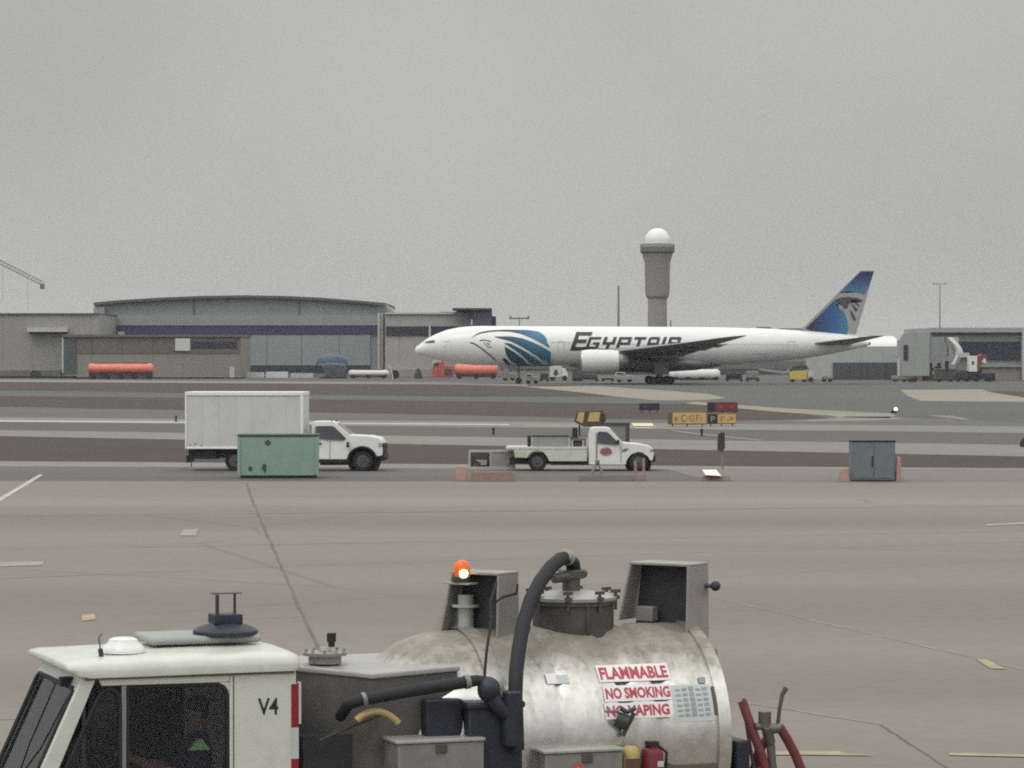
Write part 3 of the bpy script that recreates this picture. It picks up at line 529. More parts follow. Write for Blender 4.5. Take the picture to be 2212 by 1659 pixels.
# two open hoods over the tank top
def hood(corner_uv, b_, w, d, h, wb, label_m, sh):
    q = tp(*corner_uv, b_); th_ = R(-54); ex = Vector((math.cos(th_), math.sin(th_), 0)); ey = Vector((-ex.y, ex.x, 0))
    def P(s, t, z): return q + ex * s + ey * t + Vector((0, 0, z))
    tt = .025; mb = MB()
    def slab(c8): mb.hexa(c8[:4], c8[4:])
    s0, s1, k = -w, 0., wb                     # base spreads by k
    slab([P(s0, 0, -tt), P(s1, 0, -tt), P(s1, d, -tt), P(s0, d, -tt), P(s0, 0, 0), P(s1, 0, 0), P(s1, d, 0), P(s0, d, 0)])
    slab([P(s1 - tt, 0, -tt), P(s1, 0, -tt), P(s1, d, -tt), P(s1 - tt, d, -tt)][::1] and [P(s1 - tt, -k, -h), P(s1, -k, -h), P(s1, d + k*.6, -h), P(s1 - tt, d + k*.6, -h), P(s1 - tt, 0, -tt), P(s1, 0, -tt), P(s1, d, -tt), P(s1 - tt, d, -tt)])
    slab([P(s0 - sh, -k, -h*.66), P(s0 - sh + tt, -k, -h*.66), P(s0 - sh + tt, d + k, -h*.66), P(s0 - sh, d + k, -h*.66), P(s0, 0, -tt), P(s0 + tt, 0, -tt), P(s0 + tt, d, -tt), P(s0, d, -tt)])
    o = mb.build('hood', mat('warm_grey_hood', (.30, .28, .26), .5, .1, var=.1, scale=7, stain=(.2, .18, .16), stain_scale=2.5), TR, bevel=.006, smooth=False)
    mb = MB(); mb.hexa([P(s0 - sh + tt, d*.55, -h), P(s1 - tt, d*.55, -h), P(s1 - tt, d*.6, -h), P(s0 - sh + tt, d*.6, -h)], [P(s0 + tt, d*.55, -tt), P(s1 - tt, d*.55, -tt), P(s1 - tt, d*.6, -tt), P(s0 + tt, d*.6, -tt)])
    mb.build('hood_lining', M_DARK, o, smooth=False)
    mb = MB(); mb.hexa([P(s0 - sh*.8, -.02, -h*1.25), P(s1 + .05, -.02, -h*1.25), P(s1 + .05, d + .1, -h*1.25), P(s0 - sh*.8, d + .1, -h*1.25)], [P(s0 - sh*.8, -.02, -h*.80), P(s1 + .05, -.02, -h*.97), P(s1 + .05, d + .1, -h*.97), P(s0 - sh*.8, d + .1, -h*.80)])
    mb.build('saddle', M_GREY, o, bevel=.02, smooth=False)
    return q, P, o
qh, P2, H2 = hood((1488, 1219), .62, .66, .36, .84, .03, None, .10)
m = MB(); s_ = P2(.0, .22, -.2); m.tube([P2(0, .3, -.22), P2(.06, .32, -.22)], .02, 8); m.sphere(P2(.09, .34, -.22), .048); m.build('marker_lamp', M_DARK, H2)
m = MB(); m.hexa([P2(-.60, .03, -.56), P2(-.42, .03, -.56), P2(-.42, .14, -.56), P2(-.60, .14, -.56)], [P2(-.60, .03, -.42), P2(-.42, .03, -.42), P2(-.42, .14, -.42), P2(-.60, .14, -.42)]); m.build('hood_bracket', M_GREY, H2, bevel=.01)
qh, P1, H1 = hood((1078, 1238), .62, .54, .32, .90, .03, None, .12)
m = MB(); pb = P1(-.44, .06, -.06); m.cyl(P1(-.44, .10, -.80), P1(-.44, .10, -.22), .075); m.cyl(P1(-.44, .10, -.335), P1(-.44, .10, -.31), .13); m.build('vent_pipe', mat('pale_pipe', (.40, .42, .40), .4, .3, var=.15), H1)
m = MB(); m.hexa([P1(-.56, -.10, -.115), P1(-.27, -.10, -.115), P1(-.27, .06, -.115), P1(-.56, .06, -.115)], [P1(-.56, -.10, -.10), P1(-.27, -.10, -.10), P1(-.27, .06, -.10), P1(-.56, .06, -.10)]); m.build('beacon_shelf', M_LGREY, H1)
bq = P1(-.40, -.02, -.10)
m = MB(); m.lathe([(.085, 0), (.085, .05), (.075, .06)], bq, 20); bb = m.build('beacon', M_DARK, H1)
m = MB(); m.lathe([(.072, .06), (.075, .14), (.06, .185), (.03, .205), (.005, .208)], bq, 20)
gm = bpy.data.materials.new('amber_lens'); gm.use_nodes = True; pb_ = gm.node_tree.nodes['Principled BSDF']; pb_.inputs['Base Color'].default_value = (.62, .13, .02, 1); pb_.inputs['Transmission Weight'].default_value = .35; pb_.inputs['Roughness'].default_value = .25; pb_.inputs['Emission Color'].default_value = (1, .20, .02, 1); pb_.inputs['Emission Strength'].default_value = .22
m.build('lens', gm, bb)
m = MB(); m.sphere(bq + Vector((-.01, -.078, .085)), .042, (1, .5, .95), 12); m.build('bulb', emit('lit_bulb', (1, .72, .22), 9), bb)
# rear: hose rack
m = MB(); m.tube([tp(1607, 1508, .3), tp(1612, 1560, .3), tp(1618, 1600, .3), tp(1636, 1700, .3), tp(1640, 1800, .3)], .018, 8); m.build('hose_rack', mat('dull_rack_rail', (.18, .10, .11), .5, .2, var=.2), TR)
for pts in ([(1604, 1516, .35), (1612, 1540, .3), (1626, 1580, .25), (1645, 1630, .2), (1660, 1690, .2), (1668, 1780, .2)], [(1684, 1570, .2), (1700, 1596, .2), (1718, 1630, .2), (1736, 1675, .2), (1748, 1760, .2)], [(1662, 1590, .4), (1640, 1620, .4), (1625, 1680, .4), (1620, 1760, .4)]):
    m = MB(); m.tube([tp(*p) for p in pts], .045, 12); m.build('rinse_hose', M_HOSER, TR)
m = MB(); m.tube([tp(1664, 1600, .22), tp(1668, 1650, .22), tp(1676, 1700, .22), tp(1680, 1790, .22)], .04, 10); m.build('drain_hose', mat('grey_hose', (.12, .12, .12), .6, var=.2), TR)
m = MB(); q = tp(1652, 1550, .22); m.cyl((q.x, .22, q.z - .10), (q.x, .22, q.z + .06), .06); m.cyl((q.x - .1, .22, q.z - .08), (q.x + .02, .22, q.z - .08), .035); m.tube([tp(1660, 1575, .2), tp(1684, 1572, .2)], .05, 10); m.tube([tp(1655, 1570, .2), tp(1664, 1605, .22)], .05, 10); vb = m.build('valve', mat('dull_brass', (.17, .16, .14), .45, .7, var=.25, scale=12), TR, bevel=.005)
m = MB(); m.tube([tp(1680, 1566, .2), tp(1684, 1530, .2), tp(1690, 1500, .2), tp(1698, 1486, .2)], [.02, .018, .022, .026], 8); m.build('lever', M_DGREY, vb)
m = MB(); m.box(6.2, 6.34, .2, 1.7, .5, 1.5); m.build('rear_frame', M_NAVY, TR, bevel=.02)
m = MB(); m.box(-.4, 6.6, .35, .55, .5, .62); m.box(-.4, 6.6, 1.2, 1.4, .5, .62); m.box(2.0, 6.5, .1, 1.9, .62, .72); m.build('chassis', M_DARK, TR)
for x in (.25, 4.9):
    wheel(TR, x, .18, .42, .42, .26); wheel(TR, x, 1.55, .42, .42, .26, near=1)
m = MB(); m.box(-.72, -.55, .0, CW, .42, .7); m.build('bumper', M_DARK, TR, bevel=.03)

# driver behind the door window
def person_driver():
    root = thing('person', 'seated driver in dark work clothes with a green safety patch, inside the cream cab', 'person', T0 + TA*1.10 + TN*.46 + Vector((0, 0, 1.20)), YAW)
    J = [((.02, 0, .08), .17), ((.05, 0, .28), .155), ((.06, 0, .48), .15), ((.05, 0, .55), .065), ((.02, 0, .66), .085), ((.01, 0, .78), .092), ((.02, 0, .86), .06)]
    E_ = [(i, i + 1) for i in range(6)]
    def add(parent, pts):
        for p, r in pts: J.append((p, r)); E_.append((parent, len(J) - 1)); parent = len(J) - 1
        return parent
    hands = []
    for s in (-1, 1):
        w = add(2, [((.05, .15*s, .47), .085), ((0, .22*s, .42), .062), ((-.12, .25*s, .22), .048), ((-.36, .22*s, .28), .038), ((-.55, .19*s, .34), .032), ((-.60, .185*s, .36), .036)]); hands.append((w, s))
        add(0, [((-.08, .10*s, .04), .10), ((-.42, .13*s, .10), .07), ((-.48, .13*s, -.22), .055), ((-.50, .13*s, -.40), .045), ((-.62, .13*s, -.42), .035)])
    for w, s in hands:
        for k in range(4): add(w, [((-.635, .185*s + .016*(k - 1.5), .385 - .002*k), .010), ((-.66, .185*s + .018*(k - 1.5), .375), .009), ((-.662, .185*s + .018*(k - 1.5), .35 + .004*abs(k - 1)), .008)])
        add(w, [((-.60, .185*s - .035*s, .385), .011), ((-.63, .185*s - .045*s, .395), .009)])
    me = bpy.data.meshes.new('body'); me.from_pydata([p for p, r in J], E_, [])
    o = bpy.data.objects.new('body', me); COL.objects.link(o); o.parent = root
    sk = o.modifiers.new('Skin', 'SKIN'); sk.use_smooth_shade = True
    for i, (p, r) in enumerate(J): me.skin_vertices[0].data[i].radius = (r, r)
    me.skin_vertices[0].data[0].use_root = True
    o.modifiers.new('Sub', 'SUBSURF').render_levels = 2
    mm = bpy.data.materials.new('skin_and_navy_clothes'); mm.use_nodes = True; n = mm.node_tree; bs = n.nodes['Principled BSDF']; t = n.nodes.new('ShaderNodeTexCoord'); sp = n.nodes.new('ShaderNodeSeparateXYZ'); n.links.new(t.outputs['Object'], sp.inputs[0])
    g1 = n.nodes.new('ShaderNodeMath'); g1.operation = 'GREATER_THAN'; g1.inputs[1].default_value = .58; n.links.new(sp.outputs['Z'], g1.inputs[0])
    g2 = n.nodes.new('ShaderNodeMath'); g2.operation = 'LESS_THAN'; g2.inputs[1].default_value = -.22; n.links.new(sp.outputs['X'], g2.inputs[0])
    g3 = n.nodes.new('ShaderNodeMath'); g3.operation = 'GREATER_THAN'; g3.inputs[1].default_value = .22; n.links.new(sp.outputs['Z'], g3.inputs[0])
    g4 = n.nodes.new('ShaderNodeMath'); g4.operation = 'MULTIPLY'; n.links.new(g2.outputs[0], g4.inputs[0]); n.links.new(g3.outputs[0], g4.inputs[1])
    g5 = n.nodes.new('ShaderNodeMath'); g5.operation = 'MAXIMUM'; n.links.new(g1.outputs[0], g5.inputs[0]); n.links.new(g4.outputs[0], g5.inputs[1])
    mx = n.nodes.new('ShaderNodeMix'); mx.data_type = 'RGBA'; mx.inputs[6].default_value = (.025, .034, .075, 1); mx.inputs[7].default_value = (.30, .17, .12, 1); n.links.new(g5.outputs[0], mx.inputs[0]); n.links.new(mx.outputs[2], bs.inputs['Base Color']); bs.inputs['Roughness'].default_value = .8
    me.materials.append(mm)
    m = MB(); m.sphere((.03, 0, .80), .105, (1.05, .95, .85), 16); m.sphere((.07, 0, .74), .08, (.8, 1.1, 1), 12); m.build('hair', M_BLACK, root)
    m = MB(); m.sphere((-.085, 0, .71), .018, (1.2, .8, 1.2), 10); m.sphere((0, -.092, .72), .02, (1, .5, 1.5), 10); m.sphere((0, .092, .72), .02, (1, .5, 1.5), 10); m.build('nose_and_ears', mat('skin', (.30, .17, .12), .6), root)
    m = MB(); m.sphere((-.075, -.035, .735), .010, seg=8); m.sphere((-.075, .035, .735), .010, seg=8); m.box(-.092, -.08, -.025, .025, .66, .668); m.build('face_features', M_BLACK, root)
    m = MB(); m.prism([(-.13, .44), (.06, .44), (-.01, .53), (-.05, .53)], -.33, -.27); m.build('safety_patch', mat('hi_vis_green', (.45, .95, .3), .5), root)
person_driver()

# ------------------------------------------------------------------ white box truck and flatbed pickup on the service road
def cab_body(parent, pl, prof, win, m, W_, name='body', belt=None):
    zb = belt
    def f(x, y, z):
        k = 1 - .16 * max(0, min(1, (z - zb) / .8)) if z > zb else 1
        return (x, W_/2 + (y - W_/2) * k, z)
    mb = MB(); mb.prism(prof, 0, W_, f); body = mb.build(name, m, parent, bevel=.03, smooth=True)
    for y in (-.006, W_ + .006):
        mb = MB(); mb.b.faces.new([mb.b.verts.new(f(x, y, z)) for x, z in win]); mb.build('side_window', M_GLD, body, smooth=False)
    return body, f
Y1 = 139.5; pb1 = Pl(Y1, 600)
BT = thing('box_truck', 'white box truck with tall cargo body, partly behind the green container', 'box truck', pb1.loc, R(-3))
p = pb1.p
prof = [p(673.5, 992), p(673.5, 914), p(676, 910.5), p(718, 910.5), p(724, 913), p(757, 940), p(800, 942), p(818, 946), p(825, 954), p(827, 972), p(826, 984), p(812, 986)]
cx_, cz_ = p(783, 997); rr = .60
prof += [(cx_ + rr*math.cos(R(a)), cz_ + rr*math.sin(R(a))) for a in range(20, 181, 16)] + [p(752, 992)]
WELL = (cx_, cz_, rr)
win = [p(681, 946), p(682, 920.5), p(716, 920), p(722, 922), p(748, 947), p(742, 950.5), p(712, 949)]
body, ff = cab_body(BT, pb1, prof, win, M_WHITE, 2.0, belt=p(0, 945)[1])
m = MB(); m.face([ff(*((a[0] + .012, yy, a[1] + .012))) for a, yy in ((p(726, 915), .18), (p(755, 939), .1), (p(755, 939), 1.9), (p(726, 915), 1.82))]); m.build('windscreen', M_GLD, body, smooth=False)
m = MB(); m.box(p(750, 0)[0], p(755, 0)[0], -.24, -.04, p(0, 966)[1], p(0, 954)[1]); m.build('door_mirror', M_BLACK, body, bevel=.03)
m = MB(); m.box(p(689, 0)[0], p(695, 0)[0], -.02, -.005, p(0, 960)[1], p(0, 956)[1]); m.build('door_handle', M_BLACK, body)
m = MB(); m.box(p(712.5, 0)[0], p(712.5, 0)[0] + .02, -.009, -.002, p(0, 990)[1], p(0, 951)[1]); m.box(p(679, 0)[0], p(679, 0)[0] + .02, -.009, -.002, p(0, 990)[1], p(0, 918)[1]); m.build('door_seam', mat('seam_line_grey', (.2, .2, .19), .6), body, smooth=False)  # flat grey strips mark the door joints
m = MB(); m.box(p(822, 0)[0], p(831, 0)[0], .05, 1.95, p(0, 995)[1], p(0, 982)[1]); m.box(p(824, 0)[0], p(829.5, 0)[0], .25, 1.75, p(0, 982)[1], p(0, 958)[1]); m.build('bumper', M_BLACK, BT, bevel=.04)
m = MB(); m.box(p(818, 0)[0], p(826.2, 0)[0], -.008, .25, p(0, 966)[1], p(0, 956)[1]); m.build('headlight', mat('smoky_lens', (.35, .33, .32), .2), body, bevel=.02)
m = MB(); m.lathe([(.05, 0), (.05, .05), (.03, .07)], (p(722, 0)[0], 1.0, p(0, 911)[1])); m.build('marker_light', M_DARK, body)
m = MB(); m.tube([(p(716, 0)[0], .3, p(0, 911)[1]), (p(716, 0)[0], .3, p(0, 905)[1])], .02, 6); m.build('antenna', M_BLACK, body)
m = MB(); m.box(p(685, 0)[0], p(752, 0)[0], .02, .3, p(0, 1000)[1], p(0, 993)[1]); m.build('running_board', M_BLACK, BT)
m = MB(); m.cyl((WELL[0], .30, WELL[1] + .02), (WELL[0], 1.7, WELL[1] + .02), .66, seg=30); m.build('wheel_well', M_BLACK, BT)
m = MB(); m.tube([(WELL[0] + .63*math.cos(R(a)), -.015, WELL[1] + .63*math.sin(R(a))) for a in range(12, 186, 12)], .05, 8); m.build('fender_flare', M_BLACK, body)
x0, x1, zt, zb = p(400.5, 0)[0], p(655, 0)[0], p(0, 848)[1], p(0, 968)[1]
m = MB(); m.box(x0, x1, -.15, 2.25, zb, zt); cg = m.build('cargo_box', M_BOXW, BT, smooth=False)
m = MB()
m.box(x0 - .02, x1 + .02, -.19, 2.29, zt - .13, zt + .03); m.box(x0 - .02, x1 + .02, -.185, 2.285, zb - .04, zb + .05)
m.box(x0 - .021, x0 + .055, -.188, 2.288, zb + .051, zt - .131); m.box(x1 - .10, x1 + .021, -.188, -.10, zb + .051, zt - .131); m.build('cargo_rail', mat('bright_white_rail', (.82, .82, .79), .35, var=.03), cg, bevel=.015)
m = MB()
for k in range(1, 7): m.box(x0 + (x1 - x0)*k/7 - .006, x0 + (x1 - x0)*k/7 + .006, -.154, -.149, zb + .06, zt - .14)
m.build('panel_seam', mat('panel_seam_grey', (.47, .485, .455), .5), cg, smooth=False)
for u, v in ((409, 960), (420, 957), (417, 964), (434, 961)): m = MB(); m.box(p(u, 0)[0], p(u + 3, 0)[0], -.156, -.148, p(0, v + 3)[1], p(0, v)[1]); m.build('side_marker', mat('dull_red_marker', (.25, .10, .09), .5), cg, smooth=False)
m = MB(); m.box(x0 + .05, p(760, 0)[0], .35, .5, p(0, 990)[1], p(0, 972)[1]); m.box(x0 + .05, p(760, 0)[0], 1.6, 1.75, p(0, 990)[1], p(0, 972)[1]); m.box(x0 + .1, x0 + 1.3, .2, 1.9, p(0, 992)[1], p(0, 975)[1]); m.box(x0 - .02, x0 + .06, .1, 2.0, p(0, 1000)[1], p(0, 985)[1]); m.box(x0 + .2, x0 + .24, .05, .12, .18, .9); m.build('chassis', M_DARK, BT)
m = MB(); m.box(p(690, 0)[0], p(750, 0)[0], .3, 1.5, p(0, 1005)[1], p(0, 1000)[1]); m.build('side_tank', mat('maroon_tank', (.14, .03, .03), .5), BT)
for u in (507, 784):
    for y, nr in ((.18, -1), (1.82, 1)): wheel(BT, p(u, 0)[0], y, .44, .44, .28, near=nr)

pk = Pl(139.5, 1250)
FP = thing('flatbed_pickup', 'white flatbed pickup with a reddish door emblem and grey box on its deck', 'pickup truck', pk.loc, R(-1))
p = pk.p
prof = [p(1272, 1003.5), p(1271, 940), p(1275, 927), p(1282, 923.5), p(1310, 923.5), p(1318, 926), p(1347, 957), p(1380, 959.5), p(1402, 964), p(1411, 970), p(1413, 978), p(1410, 994)]
cx_, cz_ = p(1379, 1003); rr = .53
prof += [(cx_ + rr*math.cos(R(a)), cz_ + rr*math.sin(R(a))) for a in range(18, 181, 18)] + [p(1346, 1004)]
WELL = (cx_, cz_, rr)
win = [p(1290, 957), p(1291, 934), p(1295, 932), p(1312, 933), p(1338, 958.5), p(1330, 960.5), p(1312, 959)]
body, ff = cab_body(FP, pk, prof, win, M_WHITE, 1.95, belt=p(0, 956)[1])
m = MB(); m.face([ff(*((a[0] + .012, yy, a[1] + .012))) for a, yy in ((p(1320, 929), .18), (p(1345, 955), .1), (p(1345, 955), 1.85), (p(1320, 929), 1.77))]); m.build('windscreen', M_GLD, body, smooth=False)
m = MB(); m.box(p(1332, 0)[0], p(1338, 0)[0], -.26, -.03, p(0, 960)[1], p(0, 950)[1]); m.build('door_mirror', M_BLACK, body, bevel=.03)
m = MB(); m.box(p(1287.5, 0)[0], p(1287.5, 0)[0] + .05, -.008, -.002, p(0, 1001)[1], p(0, 934)[1]); m.box(p(1341, 0)[0], p(1341, 0)[0] + .02, -.008, -.002, p(0, 1000)[1], p(0, 962)[1]); m.build('door_seam', mat('seam_line_grey', (.2, .2, .19), .6), body, smooth=False)  # door joints as flat grey strips
m = MB()                                       # reddish emblem on the door: a worn roundel with two bars
ec = p(1309, 975)
m.b.faces.new([m.b.verts.new((ec[0] + .26*math.cos(a*.2618), -.006, ec[1] + .17*math.sin(a*.2618))) for a in range(24)])
em = m.build('door_emblem', mat('faded_maroon_decal', (.34, .17, .16), .5, var=.45, scale=9), body, smooth=False)
m = MB()
for z in (-.05, .04): m.box(ec[0] - .18, ec[0] + .17, -.010, -.008, ec[1] + z - .012, ec[1] + z + .018)
m.build('emblem_bar', mat('dark_maroon', (.12, .03, .035), .5), em, smooth=False)
m = MB(); q = p(1350, 972); m.prism([(q[0] - .14, q[1] - .08), (q[0] + .05, q[1] - .06), (q[0] + .16, q[1] + .07), (q[0] - .05, q[1] + .05)], -.012, -.002); m.build('fender_vent', mat('vent_grey', (.15, .145, .13), .5), body, smooth=False)
m = MB(); m.box(p(1408, 0)[0], p(1416, 0)[0], .05, 1.9, p(0, 998)[1], p(0, 984)[1]); m.box(p(1409, 0)[0], p(1414, 0)[0], .2, 1.75, p(0, 983)[1], p(0, 970)[1]); m.build('bumper', M_BLACK, FP, bevel=.04)
m = MB(); m.box(p(1404, 0)[0], p(1412.5, 0)[0], -.006, .22, p(0, 977)[1], p(0, 969)[1]); m.build('headlight', mat('smoky_lens', (.35, .33, .32), .2), body, bevel=.02)
m = MB(); m.cyl((WELL[0], .28, WELL[1] + .02), (WELL[0], 1.65, WELL[1] + .02), .56, seg=30); m.build('wheel_well', M_BLACK, FP)
m = MB(); m.box(p(1093, 0)[0], p(1268, 0)[0], -.1, 2.1, p(0, 971)[1], p(0, 965)[1]); dk = m.build('deck', M_CAB, FP, bevel=.02)
m = MB()
wx, wz = p(1161, 1001)
sk_ = [p(1146, 971.1), p(1268, 971.1), p(1268, 996), p(1186, 996)] + [(wx + .50*math.cos(R(a)), wz + .52*math.sin(R(a)) + .04) for a in range(20, 161, 20)] + [p(1138, 989), p(1112, 989), p(1110, 971.1)]
m.prism(sk_, -.09, .3); m.prism(sk_, 1.7, 2.09); m.build('side_panel', M_CAB, FP, smooth=False)
m = MB(); q0, q1 = p(1112, 988), p(1134, 975); m.box(q0[0], q1[0], -.11, -.091, q0[1], q1[1]); m.build('locker_door', mat('pale_yellow_locker', (.52, .50, .38), .5, var=.15), FP, bevel=.01)
m = MB(); q0, q1 = p(1150, 964.9), p(1228, 943); m.box(q0[0], q1[0], .1, 1.7, q0[1], q1[1]); db = m.build('deck_box', mat('dull_grey_locker', (.29, .285, .265), .55, var=.2, scale=4), FP, bevel=.02)
m = MB(); m.box(q0[0] - .02, q1[0] + .02, .08, 1.72, q1[1] + .001, q1[1] + .05); m.build('lid', M_DARK, db)
m = MB(); m.box(p(1139, 0)[0], p(1147, 0)[0], .1, .3, p(0, 965)[1], p(0, 940)[1]); m.box(p(1236, 0)[0], p(1248, 0)[0], .3, .9, p(0, 951)[1], p(0, 924)[1]); m.box(p(1232, 0)[0], p(1249, 0)[0], .25, 1.0, p(0, 951)[1], p(0, 944)[1]); m.build('hoist_post', M_NAVY, FP, bevel=.03)
m = MB(); m.box(p(1232, 0)[0], p(1266, 0)[0], .12, 1.4, p(0, 952)[1], p(0, 947)[1]); m.box(p(1232, 0)[0], p(1235, 0)[0], .12, 1.4, p(0, 964.9)[1], p(0, 952)[1]); m.box(p(1262, 0)[0], p(1266, 0)[0], .12, 1.4, p(0, 964.9)[1], p(0, 952)[1]); m.build('crate_frame', mat('rusty_brown', (.17, .13, .115), .7, var=.25), FP)
m = MB(); m.box(p(1238, 0)[0], p(1258, 0)[0], .25, 1.2, p(0, 964.8)[1], p(0, 953)[1]); m.build('crate_load', M_DGREY, FP, bevel=.05)
m = MB(); m.box(p(1100, 0)[0], p(1345, 0)[0], .5, .65, p(0, 1003)[1], p(0, 990)[1]); m.box(p(1100, 0)[0], p(1345, 0)[0], 1.35, 1.5, p(0, 1003)[1], p(0, 990)[1]); m.box(p(1190, 0)[0], p(1285, 0)[0], .12, .4, p(0, 1005)[1], p(0, 997)[1]); m.build('chassis', M_DARK, FP)
for u in (1161, 1379):
    for y, nr in ((.16, -1), (1.8, 1)): wheel(FP, p(u, 0)[0], y, .40, .40, .27, near=nr)

# ------------------------------------------------------------------ things along the apron edge
gc = Pl(dist(1034), 600); p = gc.p
M_GREEN = mat('sea_green_paint', (.235, .36, .28), .5, var=.12, scale=1.6, stain=(.27, .34, .285), stain_scale=1.2, stain_amt=.6)
GC = thing('waste_container', 'sea green steel waste container with dark rim in front of the box truck', 'container', gc.loc, R(1))
x0, x1, zt = p(514, 0)[0], p(686, 0)[0], p(0, 943)[1]
m = MB(); m.hexa([(x0 + .05, .02, .12), (x1 - .03, .02, .12), (x1 - .03, 1.7, .12), (x0 + .05, 1.7, .12)], [(x0, 0, zt), (x1, 0, zt), (x1, 1.75, zt), (x0, 1.75, zt)]); gb = m.build('bin', M_GREEN, GC, bevel=.02, smooth=False)
m = MB(); m.box(x0 - .03, x1 + .03, -.035, 1.78, zt + .001, zt + .085); m.build('rim', mat('dark_green_rim', (.03, .07, .05), .5), gb, bevel=.015)
m = MB(); m.box(x0 + .1, x1 - .1, .1, 1.6, .0, .1195); m.build('skid', M_DARK, GC)
m = MB()
for u in (516, 684): m.box(p(u, 0)[0] - .06, p(u, 0)[0] + .06, -.04, 0, .15, zt - .02)
m.build('corner_post', M_GREEN, gb)
m = MB(); dg_ = mat('dark_green_patch', (.045, .07, .055), .6, var=.3)
for u, v, w_, h_ in ((579, 957, 12, 12), (541, 1012, 8, 11), (571, 1010, 9, 20)):
    q = p(u, v); N = 14; rn = random.Random(u)
    m.b.faces.new([m.b.verts.new((q[0] + w_*gc.k/1.7*math.cos(i*6.283/N)*(.7 + .5*rn.random()), -.006 + (.02*(1 - (q[1] - .12)/(zt - .12))), q[1] + h_*gc.k/1.9*math.sin(i*6.283/N)*(.7 + .5*rn.random()))) for i in range(N)])
m.build('worn_patch', dg_, gb, smooth=False)
# low orange barricades and cart
def barricade(name, label, u0, u1, v0, vb, d=.5, m_=M_ORG, top=None, slats=0):
    pl = Pl(dist(vb), (u0 + u1)/2); x0, x1, zt = pl.x(u0), pl.x(u1), pl.z(v0)
    t = thing(name, label, 'barricade', pl.loc, 0, 'orange barricades along the apron edge')
    m = MB(); m.hexa([(x0, 0, 0), (x1, 0, 0), (x1, d, 0), (x0, d, 0)], [(x0 + .03, d*.22, zt), (x1 - .03, d*.22, zt), (x1 - .03, d*.7, zt), (x0 + .03, d*.7, zt)]); b_ = m.build('barrier_block', m_, t, bevel=.03)
    if slats:
        mm = MB()
        for k in range(slats):
            xa = x0 + (x1-x0)*(k + .15)/slats; xb = x0 + (x1-x0)*(k + .55)/slats
            mm.hexa([(xa, -.004, .04), (xb, -.004, .04), (xb, .01, .04), (xa, .01, .04)], [(xa + .01, d*.2, zt*.9), (xb + .01, d*.2, zt*.9), (xb + .01, d*.22 - .004, zt*.9), (xa + .01, d*.22 - .004, zt*.9)])
        mm.build('stripe', mat('faded_pink_white', (.42, .30, .27), .5, var=.15), b_, smooth=False)
    return t, pl
M_ORD = mat('dull_red_orange_plastic', (.21, .14, .12), .6, var=.2, scale=4)
M_ORP = mat('sun_faded_orange', (.38, .235, .19), .6, var=.15, scale=4)
barricade('barricade', 'faded orange block barricade left of the grey mesh cart', 983, 1009, 1007, 1040, .5, M_ORP)
barricade('barricade', 'long low dull red barricade in front of the grey mesh cart', 1016, 1114, 1019, 1041, .45, M_ORD)
t, pl = barricade('barricade', 'low grey and orange barricade before the pickup front wheel', 1369, 1397, 1024, 1040, .5, M_ORD)
for u in (1373, 1391): m = MB(); m.box(pl.x(u) - .05, pl.x(u) + .05, .2, .26, pl.z(1024) - .02, pl.z(996 if u < 1380 else 990)); m.build('upright', mat('pink_faded_upright', (.36, .21, .22), .6, var=.2), t)
t, pl = barricade('barricade', 'low orange barricade with a white top board beside the sign post', 1518, 1578, 1027, 1040, .5, M_ORD)
m = MB(); m.hexa([(pl.x(1524), -.15, .26), (pl.x(1558), -.1, .22), (pl.x(1558), .12, .24), (pl.x(1530), .12, .28)], [(pl.x(1517), .15, .46), (pl.x(1548), .2, .46), (pl.x(1548), .26, .46), (pl.x(1517), .22, .46)]); m.build('white_board', M_STW, t)
barricade('barricade', 'grey low barrier lying before the pickup', 1250, 1368, 1026, 1040, .4, mat('dull_grey_plastic', (.15, .14, .125), .7, var=.15))
barricade('barricade', 'faded orange barricade left of the blue grey cabinet', 1814, 1836, 1012, 1041, .45, M_ORP)
barricade('barricade', 'tall orange barricade right of the blue grey cabinet', 1936, 1948, 987, 1041, .5, M_ORP)
pl = Pl(141, 1062); p = pl.p
t = thing('mesh_cart', 'grey steel mesh cart with an open front behind the long red barricade', 'cart', pl.loc)
x0, x1, zt, zb = p(1012, 0)[0], p(1113, 0)[0], p(0, 973)[1], p(0, 1012)[1]
m = MB()
for x in (x0, x1 - .08): 
    for y in (0, .8): m.box(x, x + .08, y, y + .08, zb, zt)
for y in (0, .8): m.box(x0, x1, y - .001, y + .081, zt - .08, zt + .001); m.box(x0, x1, y - .001, y + .081, zb - .08, zb + .08)
m.box(p(1058, 0)[0], p(1062, 0)[0], .005, .07, zb, zt); m.build('frame', mat('pale_steel_frame', (.45, .44, .42), .5, var=.12), t)
m = MB(); m.box(p(1062, 0)[0], x1 - .08, .03, .75, zb + .08, zt - .08); m.build('motor_housing', mat('grey_cart_panel', (.31, .295, .28), .55, var=.12), t)
m = MB(); m.box(x0 + .08, p(1058, 0)[0], .5, .7, zb + .08, zt - .08); m.build('back_panel', M_DGREY, t)
m = MB(); m.box(p(1027, 0)[0], p(1052, 0)[0], .2, .49, zb + .12, zb + .35); m.build('load', M_LGREY, t, bevel=.02)
for u in (1028, 1098): wheel(t, p(u, 0)[0], .1, .2, .2, .12)
pl = Pl(dist(1026), 1292); p = pl.p
t = thing('sawhorse', 'grey folding sawhorse standing below the pickup cab', 'sawhorse', pl.loc)
for y in (0, .4):
    for ul in (1277, 1303): m = MB(); m.tube([(p(ul, 0)[0], y, 0), (p(1291, 0)[0], y + .03, p(0, 998)[1])], .05, 6); m.build('leg', mat('weathered_grey_timber', (.25, .24, .21), .8, var=.2), t)
